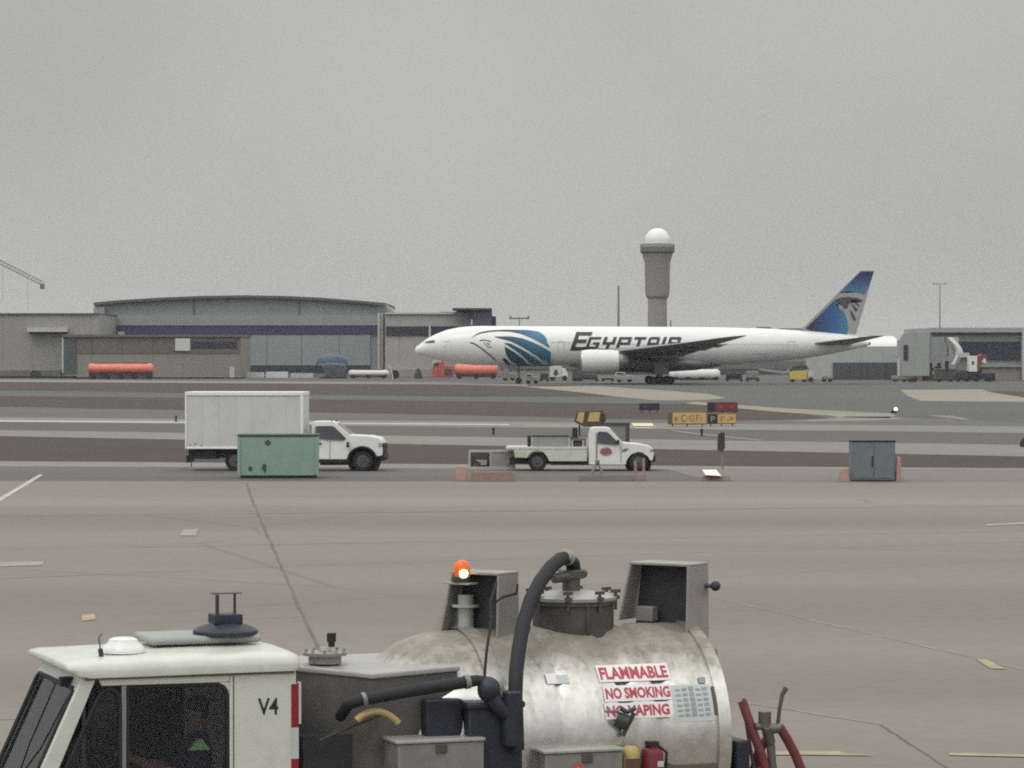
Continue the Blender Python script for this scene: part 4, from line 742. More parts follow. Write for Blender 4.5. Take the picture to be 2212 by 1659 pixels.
m = MB(); m.box(p(1286, 0)[0], p(1296, 0)[0], -.1, .55, p(0, 1000)[1], p(0, 994)[1]); m.build('top_rail', mat('weathered_grey_timber', (.25, .24, .21), .8, var=.2), t)
pl = Pl(dist(1041), 1887); p = pl.p
t = thing('equipment_cabinet', 'blue grey double door steel cabinet between two orange barricades', 'cabinet', pl.loc)
M_CABI = mat('blue_grey_steel', (.145, .172, .19), .5, var=.14, scale=3, stain=(.19, .205, .21), stain_scale=2)
x0, x1, zt = p(1840, 0)[0], p(1934, 0)[0], p(0, 951)[1]
m = MB(); m.box(x0, x1, 0, 1.1, .06, zt - .05); cb = m.build('case', M_CABI, t, bevel=.02)
m = MB(); m.box(x0 - .04, x1 + .04, -.05, 1.15, zt - .049, zt); m.build('top', M_NAVY, cb, bevel=.01)
xm = p(1888, 0)[0]
for a_, b_ in ((x0 + .05, xm - .01), (xm + .01, x1 - .05)):
    m = MB(); m.box(a_, b_, -.025, -.001, .14, zt - .12); m.build('door', M_CABI, cb, bevel=.012)
m = MB(); m.box(xm - .09, xm - .04, -.06, -.026, p(0, 1008)[1], p(0, 985)[1]); m.build('handle', M_BLACK, cb, bevel=.01)
m = MB(); m.box(x0 + .05, x1 - .05, .05, 1.05, 0, .0595); m.build('plinth', M_DARK, t)
pl = Pl(dist(1014), 1561); p = pl.p
t = thing('post_sign', 'dark sign head on a thin grey post beside the road, right of the pickup', 'sign', pl.loc)
m = MB(); m.cyl((0, 0, 0), (0, 0, p(0, 940)[1]), .045, seg=10); m.build('post', M_GREY, t)
m = MB(); m.prism([p(1549.5, 973), p(1550.5, 940), p(1556, 934), p(1565, 934), p(1566, 968), p(1560, 974)], -.12, -.05); h_ = m.build('sign_head', M_DARK, t, bevel=.01)
m = MB(); m.box(p(1547.5, 0)[0], p(1549.4, 0)[0], -.11, -.04, p(0, 962)[1], p(0, 950)[1]); m.build('pale_edge', M_LGREY, h_)
pl = Pl(175, 2212); p = pl.p
t = thing('post_sign', 'dark rounded sign head cut off by the right picture edge', 'sign', pl.loc)
m = MB(); m.cyl((.1, 0, 0), (.1, 0, p(0, 960)[1]), .05, seg=10); m.build('post', M_GREY, t)
m = MB(); m.prism([(.2 + .42*math.cos(a*.3927)*1.05, p(0, 959)[1] + .42*math.sin(a*.3927)) for a in range(16)], -.1, -.051); m.build('sign_head', M_DARK, t, bevel=.02)
# utility cabinet behind the pickup cab
pl = Pl(150, 1334); p = pl.p
t = thing('utility_kiosk', 'grey kiosk with dark frame rising behind the pickup windscreen', 'kiosk', pl.loc)
m = MB(); m.box(p(1309, 0)[0], p(1352, 0)[0], 0, .9, .1, p(0, 918)[1]); k_ = m.build('panel', mat('kiosk_grey', (.23, .24, .235), .5, var=.1), t)
m = MB(); m.box(p(1306, 0)[0], p(1361, 0)[0], -.05, .95, p(0, 918)[1] + .001, p(0, 913)[1]); m.box(p(1352, 0)[0] + .001, p(1360, 0)[0], -.03, .93, 0, p(0, 918)[1]); m.box(p(1306, 0)[0], p(1309, 0)[0] - .001, -.03, .93, 0, p(0, 918)[1]); m.build('dark_frame', M_DGREY, t)

# ------------------------------------------------------------------ airfield signs
def airfield_sign(label, u0, u1, v0, v1, vb, mface, glyphs=(), m_case=M_NAVY, skew=0, gm=None, side=0.):
    pl = Pl(dist(vb), (u0 + u1)/2); x0, x1, z1, z0 = pl.x(u0), pl.x(u1), pl.z(v0), pl.z(v1)
    t = thing('airfield_sign', label, 'airfield sign', pl.loc, 0, 'taxiway guidance signs')
    m = MB(); m.box(x0, x1, 0, .35, z0, z1); c_ = m.build('case', m_case, t, bevel=.03)
    if mface:
        for (fa_, fb_, fm) in mface:
            m = MB(); xa, xb = x0 + (x1-x0)*fa_, x0 + (x1-x0)*fb_; m.box(xa, xb, -.012, -.001, z0 + (z1-z0)*.08, z1 - (z1-z0)*.08); m.build('face_panel', fm, c_, smooth=False)
    for txt, a_, b_, lo, hi, g_ in glyphs:
        m = MB(); xa, xb = x0 + (x1-x0)*a_, x0 + (x1-x0)*b_; za, zc = z0 + (z1-z0)*lo, z0 + (z1-z0)*hi
        letters(m, txt, xb - xa, zc - za, lambda x, y: (xa + x, -.02, za + y), bold=.015); m.build('lettering', g_, c_, smooth=False, normals=False)
    for x in (x0 + (x1-x0)*.12, x0 + (x1-x0)*.5, x0 + (x1-x0)*.88): m = MB(); m.cyl((x, .17, 0), (x, .17, z0), .04, seg=8); m.build('leg', M_DARK, t)
    return t, pl, c_
F_Y = mat('sign_yellow', (.55, .38, .15), .5, var=.12, scale=2.5); F_R = mat('sign_red', (.20, .04, .05), .5, var=.2, scale=2.5); F_K = mat('sign_black', (.03, .025, .035), .5, var=.2); F_INK = mat('brown_black_ink', (.22, .13, .03), .6); F_O = mat('ochre_ink', (.33, .2, .05), .6); F_P = mat('pale_ink_grey', (.35, .32, .30), .6); F_RI = mat('pale_red_ink', (.36, .12, .13), .6)
airfield_sign('small black sign on the grass left of the yellow signs', 1381, 1425, 871, 886, 892, [(.03, .97, F_K)], [('I', .27, .29, .35, .7, F_P), ('-', .38, .90, .42, .58, mat('violet_grey_ink', (.08, .07, .10), .5))], M_NAVY)
airfield_sign('long yellow sign with a row of dark characters', 1443, 1527, 889, 917, 922, [(.12, .985, F_Y)], [('«', .16, .27, .25, .6, F_INK), ('C', .34, .46, .2, .78, F_INK), ('-', .48, .53, .42, .52, F_O), ('G', .55, .67, .25, .75, F_O), ('F', .73, .79, .25, .75, F_INK), (')', .82, .86, .2, .75, F_O)], mat('brown_sign_case', (.13, .10, .055), .6, var=.2))
airfield_sign('red and black sign standing behind the short yellow sign', 1528, 1594, 868.5, 890, 903, [(.02, .24, F_K), (.26, .98, F_R)], [('- -', .38, .88, .45, .55, F_RI)], mat('maroon_case', (.10, .035, .045), .6, var=.2))
airfield_sign('short yellow sign with arrow beside a black letter panel', 1528, 1590, 893, 916, 921, [(.03, .34, F_K), (.37, .99, F_Y)], [('P', .12, .26, .2, .75, F_P), ('F', .46, .60, .25, .75, F_O), ('->', .68, .92, .35, .7, F_INK)], mat('brown_sign_case', (.13, .10, .055), .6, var=.2))
pl = Pl(dist(942), 1272); p = pl.p
t = thing('airfield_sign', 'brown cased sign with two yellow panels rising behind the pickup cab', 'airfield sign', pl.loc, 0, 'taxiway guidance signs')
m = MB(); m.prism([p(1241, 910), p(1246, 889), p(1302, 886), p(1309, 899), p(1309, 921), p(1262, 922), p(1241, 912)], 0, .6); c_ = m.build('case', mat('rust_brown_case', (.10, .062, .052), .65, var=.3, scale=3), t, bevel=.03)
for pts in ([p(1245, 908), p(1250, 891), p(1263, 890.5), p(1259, 915)], [p(1269, 911), p(1274, 890.5), p(1297, 890), p(1294, 910.5)]):
    m = MB(); m.prism(pts, -.02, -.001); m.build('face_panel', mat('sign_yellow_pale', (.52, .40, .19), .5, var=.15, scale=3), c_, smooth=False)
m = MB(); m.box(p(1298.5, 0)[0], p(1306, 0)[0], -.012, -.001, p(0, 915)[1], p(0, 893)[1]); m.build('end_plate', M_DARK, c_)
for u in (1252, 1298): m = MB(); m.cyl((p(u, 0)[0], .3, 0), (p(u, 0)[0], .3, p(0, 918)[1]), .05, seg=8); m.build('leg', M_DARK, t)
pl = Pl(dist(893), 1935); t = thing('taxiway_lamp', 'lit warm white taxiway lamp on the pavement edge', 'lamp', pl.loc)
m = MB(); m.lathe([(.18, 0), (.16, .06), (.08, .1), (.07, .2), (.12, .22), (.12, .24)], (0, 0, 0)); m.box(-.42, -.1, -.1, .1, 0, .25); lb = m.build('lamp_base', M_DARK, t)
m = MB(); m.sphere((0, 0, .36), .15, (1, 1, 1), 12); m.build('lens', emit('warm_lit_lens', (1, .82, .55), 2.6), lb)
for i, (u, v) in enumerate(((1066, 937), (1516, 940), (380, 909))):
    d = dist(v + 3); pl = Pl(d, u)
    o = thing('edge_light', ('small dark edge light beside the taxiway, left of the pickup', 'small dark edge light below the long yellow sign', 'small dark edge light on the white line, left of the box truck')[i], 'edge light', pl.loc, 0, 'taxiway edge lights')
    m = MB(); m.lathe([(.14, 0), (.08, .05), (.06, .3), (.10, .33), (.09, .45), (.04, .5)]); m.build('lamp_body', M_DARK, o)

# ------------------------------------------------------------------ airliner
AP = Pl(530, 896); k = AP.k
AV = thing('airliner', 'white wide-body jet airliner with blue tail and dark blue falcon livery on its nose', 'airplane', AP.loc)
M_AIR = mat('gloss_white_aircraft', (.80, .805, .79), .28, var=.03, scale=.4, stain=(.60, .59, .57), stain_scale=.35, stain_amt=.35, stretch=(.4, 1, 1))
M_AGR = mat('grey_wing_metal', (.19, .195, .205), .4, .2, var=.1, scale=.6)
top = [(0, 5.55), (.15, 5.95), (.42, 6.2), (1.2, 6.80), (2.0, 7.42), (3.5, 8.18), (5.1, 8.80), (7.0, 9.22), (8.8, 9.42), (11, 9.48), (48, 9.30), (56, 9.12), (63.5, 8.72), (70.5, 8.15), (73.4, 7.4), (74.3, 6.85)]
bot = [(0, 5.5), (.15, 5.1), (.42, 4.86), (1.7, 4.42), (3.5, 3.95), (6.3, 3.42), (9.3, 3.10), (11, 3.05), (48, 3.02), (53, 3.2), (57, 3.5), (62, 3.95), (66.5, 4.6), (71.6, 5.6), (74.3, 6.35)]
wid = [(0, .03), (.15, .42), (.42, .68), (1.2, 1.2), (2.4, 1.75), (4, 2.3), (6, 2.75), (8.5, 3.1), (11, 3.2), (50, 3.2), (57, 2.85), (63, 2.2), (69, 1.3), (73, .6), (74.3, .25)]
def sec(x): zt, zb, w = interp(top, x), interp(bot, x), interp(wid, x); return (zt + zb)/2, (zt - zb)/2, w
xs = [0, .06, .15, .28, .42, .7, 1.2, 1.7, 2.2, 2.8, 3.5, 4.3, 5.1, 6, 7, 8, 9, 10, 11] + list(range(13, 49, 3)) + [50, 53, 56, 58, 60, 62, 64, 66, 68, 70, 71.5, 73, 74, 74.3]
m = MB(); m.loft([[(x, -sec(x)[2]*math.cos(2*math.pi*i/48), sec(x)[0] + sec(x)[1]*math.sin(2*math.pi*i/48)) for i in range(48)] for x in xs]); fus = m.build('fuselage', M_AIR, AV, angle=70)
def onf(u, v, off=.03, side=-1):                # grid reading -> point on the fuselage skin
    x = (u - 896) * k; z = CAMH - (v - HZ) * (AP.Y - 3) / FPX; zc, h, w = sec(x); s = max(-.995, min(.995, (z - zc)/h))
    return (x, side * (w * math.sqrt(1 - s*s) + off), z)
def cv(px_, py_): return (881 + .1532*px_, 691.3 + .1532*py_)
def strip(mb, tabt, tabb, x0, x1, off=.03, n=28, rows=8):
    for side in SIDES:
        P = []
        for i in range(n + 1):
            x = x0 + (x1 - x0)*i/n; a_, b_ = interp(tabt, x), interp(tabb, x); b_ = max(a_ + .5, b_)
            P.append([onf(*cv(x, a_ + (b_ - a_)*j/rows), off, side) for j in range(rows + 1)])
        mb.grid(P)
def grad(name, stops, axis, lo, hi):            # painted two-tone livery, fading along the body
    mm = bpy.data.materials.new(name); mm.use_nodes = True; n = mm.node_tree; bs = n.nodes['Principled BSDF']; t = n.nodes.new('ShaderNodeTexCoord'); sp = n.nodes.new('ShaderNodeSeparateXYZ'); n.links.new(t.outputs['Object'], sp.inputs[0])
    r = n.nodes.new('ShaderNodeMapRange'); r.inputs['From Min'].default_value = lo; r.inputs['From Max'].default_value = hi; n.links.new(sp.outputs[axis], r.inputs['Value'])
    c = n.nodes.new('ShaderNodeValToRGB'); n.links.new(r.outputs[0], c.inputs[0])
    c.color_ramp.elements[0].color = (*stops[0], 1); c.color_ramp.elements[1].color = (*stops[-1], 1)
    for i, s in enumerate(stops[1:-1]): e = c.color_ramp.elements.new((i + 1)/(len(stops) - 1)); e.color = (*s, 1)
    n.links.new(c.outputs[0], bs.inputs['Base Color']); bs.inputs['Roughness'].default_value = .3; return mm
M_LIV = grad('falcon_blue_livery', [(.012, .014, .022), (.012, .022, .05), (.022, .085, .16), (.04, .17, .28)], 'X', 10.5, 20)
T_ = [(900, 250), (1000, 176), (1150, 146), (1300, 136), (1400, 133), (1700, 139), (1850, 165), (1910, 205), (1950, 255), (2005, 400), (2030, 560), (2040, 640)]
for SIDES in ((-1,), (1,)):
    m = MB()
    strip(m, T_, [(900, 256), (1000, 197), (1150, 167), (1300, 160), (1450, 165), (1600, 198), (1750, 260), (1850, 312), (1950, 368), (2012, 404), (2040, 660)], 900, 2034)
    strip(m, [(1225, 232), (1400, 230), (1450, 230), (1600, 254), (1750, 308), (1850, 356), (1950, 412), (2012, 448), (2044, 560)], [(1225, 240), (1300, 262), (1450, 300), (1600, 374), (1700, 436), (1800, 498), (1880, 556), (1940, 612), (1965, 640), (2044, 648)], 1225, 2040)
    strip(m, [(1365, 322), (1450, 334), (1600, 410), (1700, 472), (1800, 538), (1870, 592), (1910, 640)], [(1365, 332), (1400, 352), (1500, 417), (1600, 492), (1680, 566), (1740, 640), (1920, 648)], 1365, 1915)
    strip(m, [(1365, 372), (1400, 392), (1500, 452), (1600, 528), (1700, 628)], [(1365, 385), (1390, 500), (1450, 572), (1500, 630), (1520, 644), (1710, 648)], 1365, 1705)
    strip(m, [(1330, 545), (1360, 536), (1400, 560), (1440, 612)], [(1330, 552), (1370, 610), (1450, 646)], 1330, 1445)
    strip(m, [(1520, 636), (2046, 628)], [(1520, 652), (2046, 652)], 1520, 2046)
    m.build('falcon_emblem', M_LIV, fus, normals=False)
def stroke(pts, w_):
    for (xa, ya), (xb, yb) in zip(pts, pts[1:]):
        dx, dy = xb - xa, yb - ya; l_ = math.hypot(dx, dy); nx_, ny_ = -dy/l_*w_, dx/l_*w_
        for side in SIDES:
            m.grid([[onf(*cv(xa + (xb-xa)*i/4 + s_*nx_, ya + (yb-ya)*i/4 + s_*ny_), .035, side) for s_ in (-1, 0, 1)] for i in range(5)])
for SIDES in ((-1,), (1,)):
    m = MB()
    stroke([(880, 316), (950, 338), (1050, 408), (1150, 490), (1210, 540), (1250, 582)], 9)
    stroke([(1015, 292), (1060, 282), (1110, 284), (1180, 306)], 7)
    stroke([(1070, 310), (1110, 360), (1150, 384), (1185, 376)], 5); stroke([(1115, 320), (1150, 345)], 8)
    m.build('falcon_face_lines', mat('falcon_dark_line', (.055, .055, .065), .4), fus, normals=False)
# lettering: slanted block capitals wrapped on the skin
GL = {'E': [(0, 0, .2, 1), (0, 0, 1, .16), (0, .42, .8, .58), (0, .84, 1, 1)], 'G': [(0, 0, .2, 1), (0, 0, 1, .17), (0, .83, 1, 1), (.8, 0, 1, .5), (.5, .4, 1, .55)], 'Y': [(0, .45, .22, 1), (.78, .45, 1, 1), (0, .4, 1, .56), (.39, 0, .61, .42)],
      'P': [(0, 0, .2, 1), (0, .83, 1, 1), (.8, .45, 1, 1), (0, .38, 1, .54)], 'T': [(0, .82, 1, 1), (.39, 0, .61, .84)], 'A': [(0, 0, .2, .9), (.8, 0, 1, .9), (.1, .83, .9, 1), (0, .36, 1, .52)], 'I': [(.25, 0, .75, 1)], 'R': [(0, 0, .2, 1), (0, .83, .9, 1), (.78, .5, .98, .92), (0, .4, .9, .56), (.62, 0, .84, .42)]}
LX = [(1235, 1268, 718, 756.5), (1267, 1292, 728.5, 754), (1300, 1325, 728.5, 754), (1332, 1358, 728.5, 754), (1365, 1389, 728.5, 754), (1396, 1419, 728.5, 754), (1424, 1436, 728.5, 754), (1440, 1465, 728.5, 754)]
for SIDES in ((-1,), (1,)):
    m = MB()
    for ch, (u0, u1, v0, v1) in zip('EGYPTAIR', LX):
        for (a0_, b0_, a1_, b1_) in GL[ch]:
            for side in SIDES:
                P = []
                for i in range(5):
                    row = []
                    for j in range(7):
                        fx_, fy_ = (a0_ - .035) + (a1_ - a0_ + .07)*i/4, (b0_ - .03) + (b1_ - b0_ + .06)*j/6
                        v = v1 + (v0 - v1)*fy_; u = u0 + (u1 - u0)*fx_ + (v1 - v)*.34 - 3
                        row.append(onf(u, v, .03 + .002*(GL[ch].index((a0_, b0_, a1_, b1_))), side))
                    P.append(row)
                m.grid(P)
    m.build('airline_lettering', mat('charcoal_lettering', (.022, .024, .028), .4), fus, normals=False)
def quadf(pts, off=.03, side=-1):
    a, b_, c_, d_ = pts
    m.grid([[onf(*(Vector(a).lerp(Vector(b_), i/4).lerp(Vector(d_).lerp(Vector(c_), i/4), j/2)), off, side) for j in range(3)] for i in range(5)])
M_DOOR = mat('pale_grey_outline', (.46, .46, .46), .5); M_WIN = mat('cabin_window_grey', (.42, .43, .44), .3); M_CPG = mat('cockpit_glass', (.05, .06, .05), .15)
for side in (-1, 1):
    m = MB(); quadf([(913, 737.5), (939, 734.5), (940, 740.5), (917, 741.5)], .03, side); m.build('cockpit_window', M_CPG, fus, normals=False)
    for u in (962, 1205, 1500, 1700):
        m = MB()
        quadf([(u, 737.1), (u + 13.4, 737.1), (u + 13.4, 738), (u, 738)], .025, side); quadf([(u, 738), (u + .9, 738), (u + .9, 760), (u, 760)], .025, side); quadf([(u + 12.5, 738), (u + 13.4, 738), (u + 13.4, 760), (u + 12.5, 760)], .025, side); m.build('door_outline', M_DOOR, fus, normals=False)
for a_ in ((1188, 739, 1250, 740.2), (1620, 764, 1660, 765.2), (1680, 769, 1700, 770)):
    m = MB(); quadf([(a_[0], a_[1]), (a_[2], a_[1]), (a_[2], a_[3]), (a_[0], a_[3])], .025); m.build('service_mark', M_DOOR, fus, normals=False)
for u in range(1215, 1720, 6):                  # cabin windows along the near flank
    if not 1488 < u < 1520: m = MB(); quadf([(u, 742.6), (u + 1.7, 742.6), (u + 1.7, 745.8), (u, 745.8)], .024); m.build('cabin_window', M_WIN, fus, normals=False)
m = MB(); m.loft([[(x, s_ * w_ * math.cos(a), zc - .05 + h_ * math.sin(a)) for s_ in (1,) for a in [2*math.pi*i/24 for i in range(24)]] for x, w_, h_, zc in ((25, .3, .3, 3.4), (27.5, 2.6, .9, 3.3), (31, 3.55, 1.35, 3.4), (40, 3.6, 1.45, 3.4), (46, 3.0, 1.1, 3.4), (50, .6, .4, 3.4))]); m.build('belly_fairing', mat('fairing_shade_grey', (.17, .172, .18), .4, var=.06), AV, angle=70)  # belly grey, darkened to carry the wing's shade at the root
def airfoil(le, te, z, y, th, n=9):
    up, lo = [], []
    for i in range(n):
        t = (1 - math.cos(math.pi*i/(n-1)))/2; x = le + (te - le)*t; yt = th * (2.97*math.sqrt(t) - 1.26*t - 3.52*t*t + 2.84*t**3 - 1.02*t**4) * .5
        up.append((x, y, z + yt*1.1)); lo.append((x, y, z - yt*.7))
    return up + lo[::-1][1:-1]
for s in (-1, 1):
    m = MB(); rings = []
    for t in (0, .1, .2, .3, .4, .5, .6, .7, .8, .9, .96, 1.0):
        y = 2.2 + 30.2*t; le = 28.2 + 21.6*t; te = (43.5 + 2.2*t/.35) if t < .35 else 45.7 + (51.9 - 45.7)*(t - .35)/.65
        if t > .94: le += (t - .94)*28
        rings.append(airfoil(le, te, 4.8 + 2.5*t + .4*t**3, s*y, max(.18, 1.75*(1 - t)**1.2)))
    m.loft(rings); wg = m.build('wing', M_AGR, AV, angle=50)
    for t in (.14, .32, .5, .66):
        y = 2.2 + 30.2*t; te = (43.5 + 2.2*t/.35) if t < .35 else 45.7 + (53.0 - 45.7)*(t - .35)/.65; z = 4.45 + 2.5*t + .4*t**3
        m = MB(); m.tube([(te - 4.5, s*y, z + .2), (te - 3, s*y, z - .1), (te - .9, s*y, z - .05), (te + .5, s*y, z + .25)], [.06, .26, .24, .05], 10); m.build('flap_fairing', M_AGR, wg)
    ey = s*9.7; ez = 3.75
    def lx(prof, mm, nm, par):
        m = MB(); m.loft([[(x, ey + r*math.cos(2*math.pi*i/32), ez + r*math.sin(2*math.pi*i/32)) for i in range(32)] for x, r in prof]); return m.build(nm, mm, par, angle=50)
    eng = lx([(27.3, 1.5), (27.05, 1.62), (27.15, 1.72), (27.8, 1.83), (29.5, 1.90), (31.5, 1.84), (33.0, 1.66), (33.05, 1.5)], M_WHITE, 'engine_nacelle', AV)
    lx([(27.02, 1.48), (26.95, 1.60), (27.04, 1.71), (27.14, 1.715)], mat('bare_metal_lip', (.55, .55, .55), .3, .8), 'intake_lip', eng)
    lx([(32.6, 1.4), (33.4, 1.25), (34.4, .95), (34.6, .7)], mat('exhaust_metal', (.30, .29, .29), .4, .6), 'exhaust_nozzle', eng)
    m = MB(); m.prism([(28.5, ez + 1.8), (31, ez + 1.86), (35.5, ez + 1.0), (38, 4.6), (34.5, 5.0), (30.2, ez + 2.1)], ey - .22, ey + .22); m.build('pylon', M_AGR, eng, bevel=.05)
    m = MB(); rings = []                        # tailplane
    for t in (0, .25, .5, .75, .95, 1.0):
        rings.append(airfoil(64.2 + 9.3*t, 71.2 + 4.4*t, 6.45 + 1.35*t, s*(.8 + 10*t), max(.1, .75*(1 - t)**1.1), 7))
    m.loft(rings); m.build('tailplane', M_AGR, AV, angle=50)
def fv(px_, py_): return ((1721.4 + .098*px_ - 896)*k, CAMH - (569.3 + .098*py_ - HZ)*k)
FO = [fv(80, 1440), fv(190, 1360), fv(1385, 165), fv(1430, 150), fv(1700, 160), fv(1690, 190), fv(1500, 860), fv(1300, 1560)]
m = MB(); m.prism(FO, -.28, .28); fin = m.build('tail_fin', mat('pale_fin_paint', (.35, .36, .35), .4, var=.04), AV, bevel=.05, smooth=False)
M_FB = grad('tail_fin_blue', [(.028, .028, .075), (.032, .075, .19), (.035, .13, .30), (.07, .24, .38)], 'X', 64.5, 71.0)
M_FT = grad('tail_top_blue', [(.075, .21, .32), (.06, .18, .32), (.035, .075, .19), (.02, .025, .07)], 'Z', 13.9, 18.4)
def flat(mb, pts, off):
    for s in (-1, 1): mb.b.faces.new([mb.b.verts.new((x, s*off, z)) for x, z in [fv(*q) for q in pts]])
    bmesh.ops.triangulate(mb.b, faces=[f for f in mb.b.faces if len(f.verts) > 4])
m = MB(); flat(m, [(180, 1440), (700, 930), (780, 850), (850, 790), (880, 830), (870, 930), (930, 990), (1010, 1040), (1060, 1120), (1110, 1280), (1130, 1420), (1110, 1560), (700, 1530)], .293); m.build('fin_blue_field', M_FB, fin, smooth=False, normals=False)
m = MB(); flat(m, [(1400, 180), (1690, 175), (1560, 560), (1480, 690), (1300, 640), (1100, 610), (960, 640), (920, 650)], .293); m.build('fin_blue_top', M_FT, fin, smooth=False, normals=False)
m = MB()
for pts in ([(850, 790), (960, 750), (1150, 735), (1300, 755), (1440, 800), (1420, 850), (1300, 805), (1180, 790), (1200, 870), (1140, 900), (1110, 990), (1040, 1010), (990, 930), (930, 910), (960, 870), (900, 840)], [(1160, 1030), (1195, 1030), (1300, 1220), (1290, 1260), (1230, 1250), (1180, 1120)], [(1190, 900), (1220, 890), (1340, 1010), (1310, 1055), (1270, 1045)], [(1270, 880), (1320, 860), (1390, 945), (1360, 960)]): flat(m, pts, .296)
m.build('fin_falcon_head', mat('fin_falcon_grey', (.075, .075, .085), .5, var=.3, scale=.8), fin, smooth=False, normals=False)
m = MB(); m.box(73.2, 73.9, -.25, .25, 6.1, 6.7); m.cyl((74.2, 0, 6.6), (74.5, 0, 6.62), .28, .24, 14); m.build('exhaust_outlet', M_DARK, AV)
def gear(x, y, n, r, ztop, nm):
    g = thing(nm, None, None); g.parent = AV
    return g
m = MB(); m.cyl((17.0, 0, .55), (17.0, 0, 3.4), .16); m.tube([(17.0, 0, 1.9), (15.6, 0, 3.3)], .09, 8); m.box(15.2, 16.8, .7, .76, 2.3, 3.3); m.box(15.2, 16.8, -.76, -.7, 2.3, 3.3); ng = m.build('nose_gear', mat('gear_grey', (.20, .20, .20), .5, .2), AV)
for y in (-.36, .36): m = MB(); m.cyl((17, y - .17, .54), (17, y + .17, .54), .54, seg=24); m.build('tyre', M_TYRE, ng, bevel=.06)
for s in (-1, 1):
    m = MB(); m.cyl((40.0, s*5.5, 1.0), (40.0, s*5.2, 4.6), .3); m.tube([(38.4, s*5.5, .75), (41.6, s*5.5, .75)], .22, 10); m.tube([(40, s*5.5, 2.2), (40, s*3.2, 4)], .14, 8); m.box(38.9, 41.2, s*6.1 - .04, s*6.1 + .04, 1.6, 3.6); mg = m.build('main_gear', mat('gear_grey', (.20, .20, .20), .5, .2), AV)
    for x in (38.5, 40, 41.5):
        for y in (-.68, .68): m = MB(); m.cyl((x, s*5.5 + y - .24, .67), (x, s*5.5 + y + .24, .67), .67, seg=24); m.build('tyre', M_TYRE, mg, bevel=.07)

# ------------------------------------------------------------------ far buildings
def wallmat(name, col, seam=0, amt=.9, var=.06):
    if name in _mats: return _mats[name]
    m = mat(name, col, .7, var=var, scale=.35, stain=tuple(c*.82 for c in col), stain_scale=.09, stain_amt=.6)
    if seam:
        n = m.node_tree; b_ = n.nodes['Principled BSDF']; src = b_.inputs['Base Color'].links[0].from_socket
        t = n.nodes.new('ShaderNodeTexCoord'); sp = n.nodes.new('ShaderNodeSeparateXYZ'); n.links.new(t.outputs['Object'], sp.inputs[0])
        md = n.nodes.new('ShaderNodeMath'); md.operation = 'PINGPONG'; md.inputs[1].default_value = seam; n.links.new(sp.outputs['X'], md.inputs[0])
        lt = n.nodes.new('ShaderNodeMath'); lt.operation = 'GREATER_THAN'; lt.inputs[1].default_value = seam*.06; n.links.new(md.outputs[0], lt.inputs[0])
        mr = n.nodes.new('ShaderNodeMapRange'); mr.inputs['To Min'].default_value = amt; mr.inputs['To Max'].default_value = 1; n.links.new(lt.outputs[0], mr.inputs['Value'])
        sc = n.nodes.new('ShaderNodeVectorMath'); sc.operation = 'SCALE'; n.links.new(src, sc.inputs[0]); n.links.new(mr.outputs[0], sc.inputs['Scale']); n.links.new(sc.outputs[0], b_.inputs['Base Color'])
    return m
def blk(parent, nm, pl, u0, u1, v0, v1, y0, y1, mm, bevel=0):
    m = MB(); m.box(pl.x(u0), pl.x(u1), y0, y1, max(0, pl.z(v1)), pl.z(v0)); return m.build(nm, mm, parent, smooth=False, bevel=bevel)
B_SID = wallmat('hangar_siding', (.24, .265, .272), 1.6, .93); B_SIDL = wallmat('pale_hangar_siding', (.275, .300, .306), 3.0, .95); B_PUR = wallmat('purple_band', (.052, .042, .115)); B_DK = wallmat('dark_glazing', (.03, .033, .042)); B_TAUPE = wallmat('taupe_wall', (.37, .355, .33), 4); B_GR = wallmat('grey_terminal_wall', (.30, .295, .28), 3); B_WH = wallmat('pale_trim', (.50, .50, .49)); B_BR = wallmat('dark_brown_wall', (.15, .128, .12), 3, .8); B_BR2 = wallmat('brown_grey_wall', (.255, .237, .213), 3); B_TEAL = wallmat('dark_teal_wall', (.075, .095, .105)); B_ROOF = wallmat('roof_edge_dark', (.10, .105, .105))
# arched hangar
hp = Pl(690, 520); p = hp.p
H = thing('hangar', 'large pale grey hangar with arched roof and purple band', 'hangar', hp.loc)
arc = [(204, 655), (260, 650), (340, 645), (430, 641), (530, 639.5), (620, 641), (700, 645), (770, 650.5), (833, 656)]
def arcv(u): return interp(arc, u)
xs_ = [204 + (833 - 204)*i/40 for i in range(41)]
m = MB(); m.prism([p(833, 816), p(204, 816)] + [p(u, arcv(u)) for u in xs_], 0, 55); hw = m.build('wall', B_SID, H, smooth=False)
m = MB(); P = [[(p(u, 0)[0], y, p(0, arcv(u) + dv)[1]) for y, dv in ((-1.2, 4), (-1.2, -1.5), (56, -1.5), (56, 4))] for u in xs_]; m.grid(P); m.build('roof', B_ROOF, H, angle=30)
m = MB(); m.box(p(230, 0)[0], p(822, 0)[0], -.6, -.01, p(0, 703)[1], p(0, 681)[1]); m.build('fascia', B_SIDL, hw, smooth=False)
blk(hw, 'purple_band', hp, 228, 815, 703.5, 722, -.45, -.01, B_PUR)
for u, u2 in ((517, 576), (577, 651), (652, 733), (734, 800)): blk(hw, 'door_leaf', hp, u, u2, 723, 789, -.3, -.02, B_SIDL)
blk(hw, 'base_band', hp, 515, 800, 789.5, 803, -.35, -.01, wallmat('dark_base_band', (.035, .045, .054)))
for u in (816, 822.5): blk(hw, 'column', hp, u, u + 5, 676, 812, -1.0, -.02, B_WH if u < 820 else B_TAUPE)
blk(hw, 'seam_post', hp, 418, 420, 645, 679, -.2, -.01, B_ROOF); blk(hw, 'seam_post', hp, 646, 647.5, 645, 679, -.2, -.01, B_ROOF)
blk(H, 'side_step', hp, 205, 228, 664, 816, -2, -.02, B_GR)
